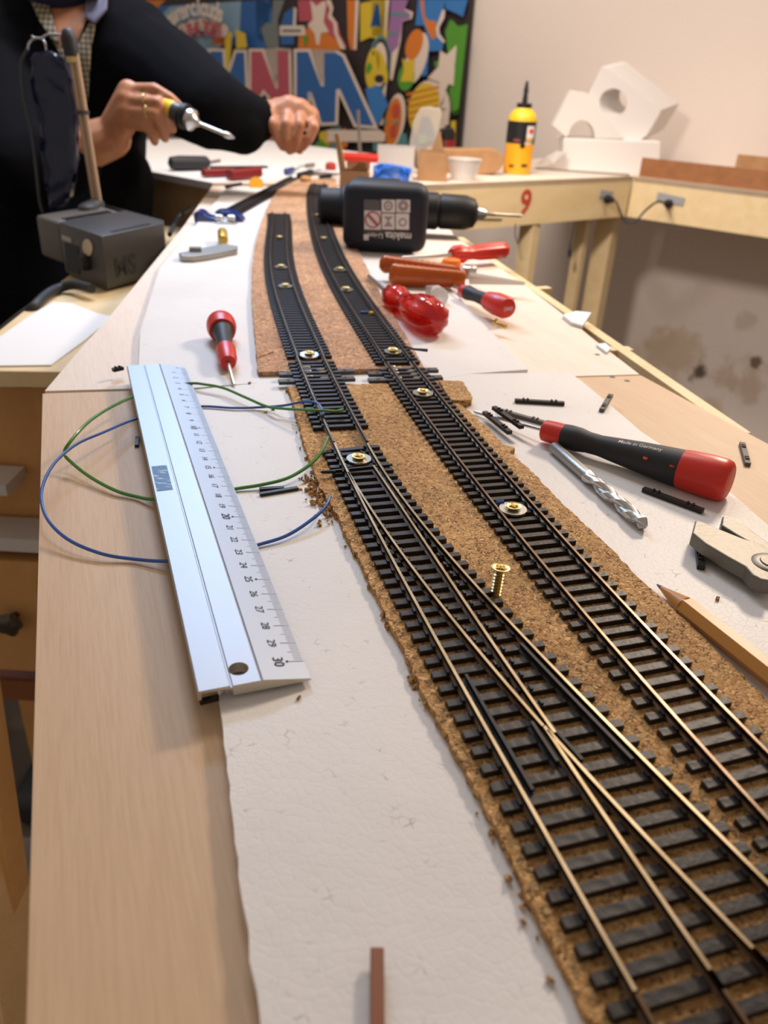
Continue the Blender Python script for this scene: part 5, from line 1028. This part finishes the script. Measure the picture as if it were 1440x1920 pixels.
obj('wire_hook', MB().tube(bez([aty(52, 96, yp), aty(54, 82, yp), aty(62, 74, yp), aty(75, 72, yp), aty(84, 80, yp), aty(87, 97, yp), aty(92, 122, yp)]), .0013, 8), 'steel', pole, smooth=True)
hb = thing('hanging_packet', aty(100, 390, yp+.03), 'dark blue shiny plastic sleeve hanging from the wire hook', 'packet')
hbm = mat('dark_blue_sleeve', (.008, .014, .045), .25, noise=50, bump=1.0)
b = MB().slab([aty(px, py, yp-.004) for px, py in ((58, 100), (88, 95), (116, 108), (130, 150), (140, 220), (141, 300), (130, 370), (112, 395), (92, 392), (82, 330), (72, 230), (58, 150))], (0, .014, 0)); me = b.mesh('sleeve', [hbm])
bq = bmesh.new(); bq.from_mesh(me); bmesh.ops.triangulate(bq, faces=bq.faces); bmesh.ops.subdivide_edges(bq, edges=bq.edges, cuts=3, use_grid_fill=True); r_ = random.Random(2)
for v in bq.verts: v.co.y += r_.uniform(-.003, .003)
bq.to_mesh(me); bq.free(); o = obj('sleeve', me, [], hb)
for p in o.data.polygons: p.use_smooth = True
tag(obj('thin_cable', MB().tube(bez([aty(52, 92, yp-.01), aty(40, 120, yp-.01), aty(44, 180, yp-.01), aty(58, 240, yp-.01), aty(66, 300, yp-.01), aty(74, 372, yp-.01), aty(80, 398, yp-.01)]), .0022, 8), mat('dark_shiny_cable', (.03, .032, .04), .25), smooth=True), 'thin dark cable hanging down left of the blue sleeve', 'cable')
# ================================================================== THE MAN AT THE BENCH
def caps(mb, a, b_, r0, r1, n=12, ov=True):
    a, b_ = Vector(a), Vector(b_); d = b_-a; L = d.length
    if L < 1e-6: d = Vector((0, 0, 1))
    pr = [(-r0*math.cos(t), r0*math.sin(t)) for t in (0.12, .5, .95, 1.3)]+[(0, r0), (L, r1)]+[(L+r1*math.sin(t), r1*math.cos(t)) for t in (.3, .7, 1.1, 1.45)]
    mb.lathe(a, d, pr, n)
def remesh(name, mb, m, vox, parent, sm=8, **t):
    me = mb.mesh(name, [m if not isinstance(m, str) else M[m]]); o = bpy.data.objects.new(name, me); col.objects.link(o)
    r = o.modifiers.new('r', 'REMESH'); r.mode = 'VOXEL'; r.voxel_size = vox; r.use_smooth_shade = True
    s_ = o.modifiers.new('s', 'SMOOTH'); s_.factor = .5; s_.iterations = sm
    bpy.context.view_layer.update(); nm = bpy.data.meshes.new_from_object(o.evaluated_get(bpy.context.evaluated_depsgraph_get())); bpy.data.objects.remove(o)
    o = obj(name, nm, [], parent, **t)
    if not nm.materials: nm.materials.append(m if not isinstance(m, str) else M[m])
    for p in nm.polygons: p.use_smooth = True
    return o
YN = 1.42
neck = aty(125, 75, YN+.02); jaw = aty(128, 18, YN-.02); head = jaw+Vector((.005, .035, .085)); shL, shR = aty(238, 105, YN-.02), aty(-40, 110, YN-.05)
chest = aty(85, 230, YN+.03); pel = Vector((chest.x-.05, YN+.03, TZ-.30))
elL, wrL = aty(398, 205, 1.29), aty(503, 226, 1.33); elR, wrR = aty(40, 318, 1.17), aty(208, 258, 1.20)
man = thing('person', Vector((pel.x, pel.y, 0)), 'man in a dark sweater over a checked shirt, soldering with a yellow-handled iron', 'person')
bd = MB()
caps(bd, head, head+Vector((0, .01, .045)), .074, .078, 16); caps(bd, jaw+Vector((0, .0, .01)), head, .045, .065, 14); caps(bd, neck-Z3*.05, head-Z3*.02, .052, .052, 14)
nose = head+Vector((.012, -.080, -.005)); caps(bd, nose+Vector((0, .02, .035)), nose+Vector((0, -.012, -.01)), .009, .013)
for s_ in (-1, 1): caps(bd, head+Vector((s_*.076, .005, .015)), head+Vector((s_*.080, .012, -.015)), .012, .010)
caps(bd, neck-Z3*.05, chest, .06, .12, 16); caps(bd, chest, pel, .12, .13, 16)
for sh, el, wr in ((shL, elL, wrL), (shR, elR, wrR)):
    caps(bd, neck-Z3*.06, sh, .05, .045); caps(bd, sh, el, .045, .038); caps(bd, el, wr, .040, .0275)
hips = [pel+Vector((s_*.09, 0, -.02)) for s_ in (-1, 1)]; kn_ = [hips[0]+Vector((-.02, -.36, -.04)), hips[1]+Vector((.02, -.36, -.04))]; an_ = [k_+Vector((0, -.02, -(k_.z-.09))) for k_ in kn_]
for h_, k_, a_ in zip(hips, kn_, an_): caps(bd, h_, k_, .07, .05); caps(bd, k_, a_, .048, .035); caps(bd, a_-Z3*.03, a_+Vector((0, -.13, -.045)), .03, .025)
def hand(wr, mcps, fingers, thumb, r=.0080, pr=.0140):
    for m_ in mcps: caps(bd, wr, m_, .023, pr)
    for i in range(len(mcps)-1): caps(bd, mcps[i], mcps[i+1], pr*.95, pr*.95)
    for f in fingers:
        for i in range(len(f)-1): caps(bd, f[i], f[i+1], r*(1.08-.12*i), r*(1.0-.14*i), 10)
    for i in range(len(thumb)-1): caps(bd, thumb[i], thumb[i+1], r*(1.5-.25*i), r*(1.3-.25*i), 10)
hy = 1.185
A3 = lambda l: [aty(*p) for p in l]
hand(wrR, A3([(240, 170, hy), (236, 186, hy-.006), (236, 208, hy-.010), (238, 230, hy-.006)]), [
    A3([(245, 168, hy), (290, 167, hy-.008), (320, 184, hy-.012), (338, 200, hy-.012)]),
    A3([(240, 188, hy-.008), (296, 193, hy-.022), (314, 218, hy-.020), (324, 243, hy-.010)]),
    A3([(238, 209, hy-.012), (292, 213, hy-.026), (303, 238, hy-.022), (310, 260, hy-.012)]),
    A3([(238, 230, hy-.010), (276, 236, hy-.022), (286, 252, hy-.020), (290, 266, hy-.012)])],
    A3([(225, 232, hy+.012), (262, 215, hy+.020), (300, 208, hy+.016), (326, 214, hy+.006)]))
hl = 1.335
hand(wrL, A3([(522, 204, hl), (542, 199, hl-.004), (562, 205, hl-.004), (580, 219, hl)]), [
    A3([(522, 206, hl), (512, 232, hl-.030), (520, 258, hl-.032), (530, 276, hl-.024)]),
    A3([(542, 201, hl-.004), (537, 232, hl-.034), (538, 262, hl-.036), (543, 283, hl-.026)]),
    A3([(562, 206, hl-.004), (562, 234, hl-.032), (556, 260, hl-.034), (551, 280, hl-.026)]),
    A3([(580, 219, hl), (589, 238, hl-.022), (580, 260, hl-.026), (568, 276, hl-.022)])],
    A3([(508, 224, hl+.010), (530, 250, hl+.020), (550, 270, hl+.006), (562, 281, hl-.010)]), r=.0086, pr=.0160)
remesh('body', bd, 'skin', .0026, man, 3)
# head details
obj('hair', MB().lathe(head+Vector((0, .018, .035)), (0, .15, 1), [(-.05, .070), (-.02, .083), (.03, .086), (.07, .062), (.092, .02)], 24), mat('grey_hair', (.16, .15, .14), .8, noise=150, bump=.5), man, smooth=True)
for s_ in (-1, 1):
    ep = head+Vector((s_*.030, -.070, .020)); obj('eye', MB().lathe(ep, (0, -1, 0), [(-.006, .004), (0, .010), (.006, .008), (.009, .003)], 12), 'white_ink', man, smooth=True)
obj('mouth', MB().bar(head+Vector((-.02, -.072, -.045)), head+Vector((.02, -.072, -.045)), .006, .008), mat('lips', (.35, .10, .07), .5), man, bevel=.002)
obj('face_mask', MB().lathe(jaw+Vector((0, -.012, .008)), (0, -.35, 1), [(-.004, .030), (.002, .048), (.012, .055), (.03, .063), (.055, .070), (.056, .066)], 20, caps=False), 'mask', man, smooth=True)
sw = MB()
caps(sw, chest+Vector((0, .01, .05)), pel, .165, .165, 20); caps(sw, shL, shR, .075, .080, 16); caps(sw, shL, chest, .085, .15); caps(sw, shR, chest, .085, .15)
caps(sw, aty(205, 340, YN+.0), aty(190, 480, YN+.0), .075, .085); caps(sw, chest, aty(120, 560, YN-.05), .15, .16, 18)
caps(sw, shL, aty(330, 160, 1.35), .078, .070, 14); caps(sw, aty(330, 160, 1.35), elL, .070, .056, 14); caps(sw, elL, aty(478, 224, 1.32), .055, .034, 14); caps(sw, aty(478, 224, 1.32), aty(488, 225, 1.325), .034, .031, 14)
caps(sw, elL+Vector((.0, 0, -.006)), aty(455, 243, 1.30), .05, .036)
caps(sw, shR, elR, .075, .060, 14); caps(sw, elR, aty(128, 300, 1.19), .060, .046, 14)
swo = remesh('sweater', sw, 'sweater', .006, man, 6)
tr_ = MB(); 
for h_, k_, a_ in zip(hips, kn_, an_): caps(tr_, h_, k_, .095, .070, 14); caps(tr_, k_, a_+Z3*.02, .066, .055, 14)
caps(tr_, hips[0], hips[1], .13, .13, 16); remesh('trousers', tr_, 'trousers', .010, man, 4)
for a_ in an_: obj('shoe', MB().box(a_+Vector((0, -.055, -.055)), (.095, .27, .07)), 'black_soft', man, bevel=.025, seg=3, smooth=True)
# shirt front, collar, rings
from mathutils.bvhtree import BVHTree
bpy.context.view_layer.update(); bvh = BVHTree.FromObject(swo, bpy.context.evaluated_depsgraph_get()); SWI = swo.matrix_world.inverted() if swo.matrix_world else Matrix()
def conform(name, pts, m, off=.003, th=.003, **k):    # cloth lying on the sweater's front
    bq = bmesh.new(); f = bq.faces.new([bq.verts.new((x, y, 0)) for x, y in pts]); bmesh.ops.triangulate(bq, faces=bq.faces); bmesh.ops.subdivide_edges(bq, edges=bq.edges, cuts=7, use_grid_fill=True)
    me = bpy.data.meshes.new(name); ok = 1.25
    for v in bq.verts:
        r = ray(v.co.x, v.co.y).normalized(); h = bvh.ray_cast(SWI @ cam.location, r); d = h[3] if h[3] else ok; ok = d if h[3] else ok
        v.co = cam.location+r*(d-off)
    bq.to_mesh(me); bq.free(); me.materials.append(M[m]); o = obj(name, me, [], man, **k); q_ = o.modifiers.new('t', 'SOLIDIFY'); q_.thickness = th; q_.offset = 0
    for p in me.polygons: p.use_smooth = True
    return o
conform('neck_skin', [(80, -30), (168, -30), (162, 30), (150, 72), (125, 108), (106, 78), (92, 30)], 'skin', .004)
conform('shirt_front', [(96, 72), (110, 82), (126, 106), (149, 78), (168, 44), (178, 48), (170, 92), (165, 190), (157, 198), (128, 130)], 'shirt', .010)
conform('shirt_collar', [(44, -30), (84, -30), (97, 30), (112, 84), (98, 76), (74, 40)], 'shirt', .013)
conform('collar', [(161, -30), (203, -30), (200, 16), (176, 46), (161, 34)], 'collar', .018, .004)
for (px, py, d_) in ((272, 189, (1, 0, .0)), (276, 210, (1, 0, .0))):
    p = aty(px, py, hy-.018 if py < 200 else hy-.022); obj('ring', MB().lathe(p-Vector((.002, 0, 0)), d_, [(0, .0086), (.0005, .0094), (.003, .0094), (.0035, .0086)], 18), 'brass', man, smooth=True)
# seat
sl = thing('stool', Vector((pel.x, pel.y+.02, 0)), 'plain stool under the man, mostly hidden', 'stool'); sz = pel.z-.165
obj('seat', MB().lathe(Vector((pel.x, pel.y+.02, sz-.03)), (0, 0, 1), [(0, .16), (.005, .17), (.025, .17), (.03, .16)], 32), 'honey_wood', sl, smooth=True)
for k_ in range(4):
    a_ = PI/4+k_*PI/2; obj('leg', MB().tube([Vector((pel.x+.11*math.cos(a_), pel.y+.02+.11*math.sin(a_), sz-.03)), Vector((pel.x+.17*math.cos(a_), pel.y+.02+.17*math.sin(a_), 0))], .015, 12), 'honey_wood', sl, smooth=True)
# soldering iron in the hand
i0, i1, i2 = aty(306, 197, hy-.012), aty(338, 214, hy-.022), aty(436, 257, hy-.034); di = (i1-i0).normalized()
si = thing('soldering_iron', i1, 'yellow-handled soldering iron held in the man\'s hand', 'soldering iron')
obj('handle', MB().lathe(i0-di*.012, di, [(0, .007), (.006, .0105), ((i1-i0).length+.012-.008, .0120)], 20), 'yellow', si, smooth=True)
obj('grip_collar', MB().lathe(i1-di*.010, di, [(0, .0125), (.012, .0125), (.014, .011)], 20), 'station', si, smooth=True)
obj('black_ring', MB().lathe(i1+di*.003, di, [(0, .0155), (.006, .0160), (.008, .012)], 20), 'black', si, smooth=True)
obj('flange', MB().lathe(i1+di*.012, di, [(0, .010), (.002, .0135), (.008, .0135), (.012, .007), (.018, .004)], 20), 'steel', si, smooth=True)
d2 = i2-(i1+di*.02); L2_ = d2.length; obj('heating_tip', MB().lathe(i1+di*.024, d2, [(0, .0026), (L2_*.72, .0026), (L2_*.74, .0038), (L2_*.86, .0038), (L2_*.98, .0010)], 14), 'steel', si, smooth=True)
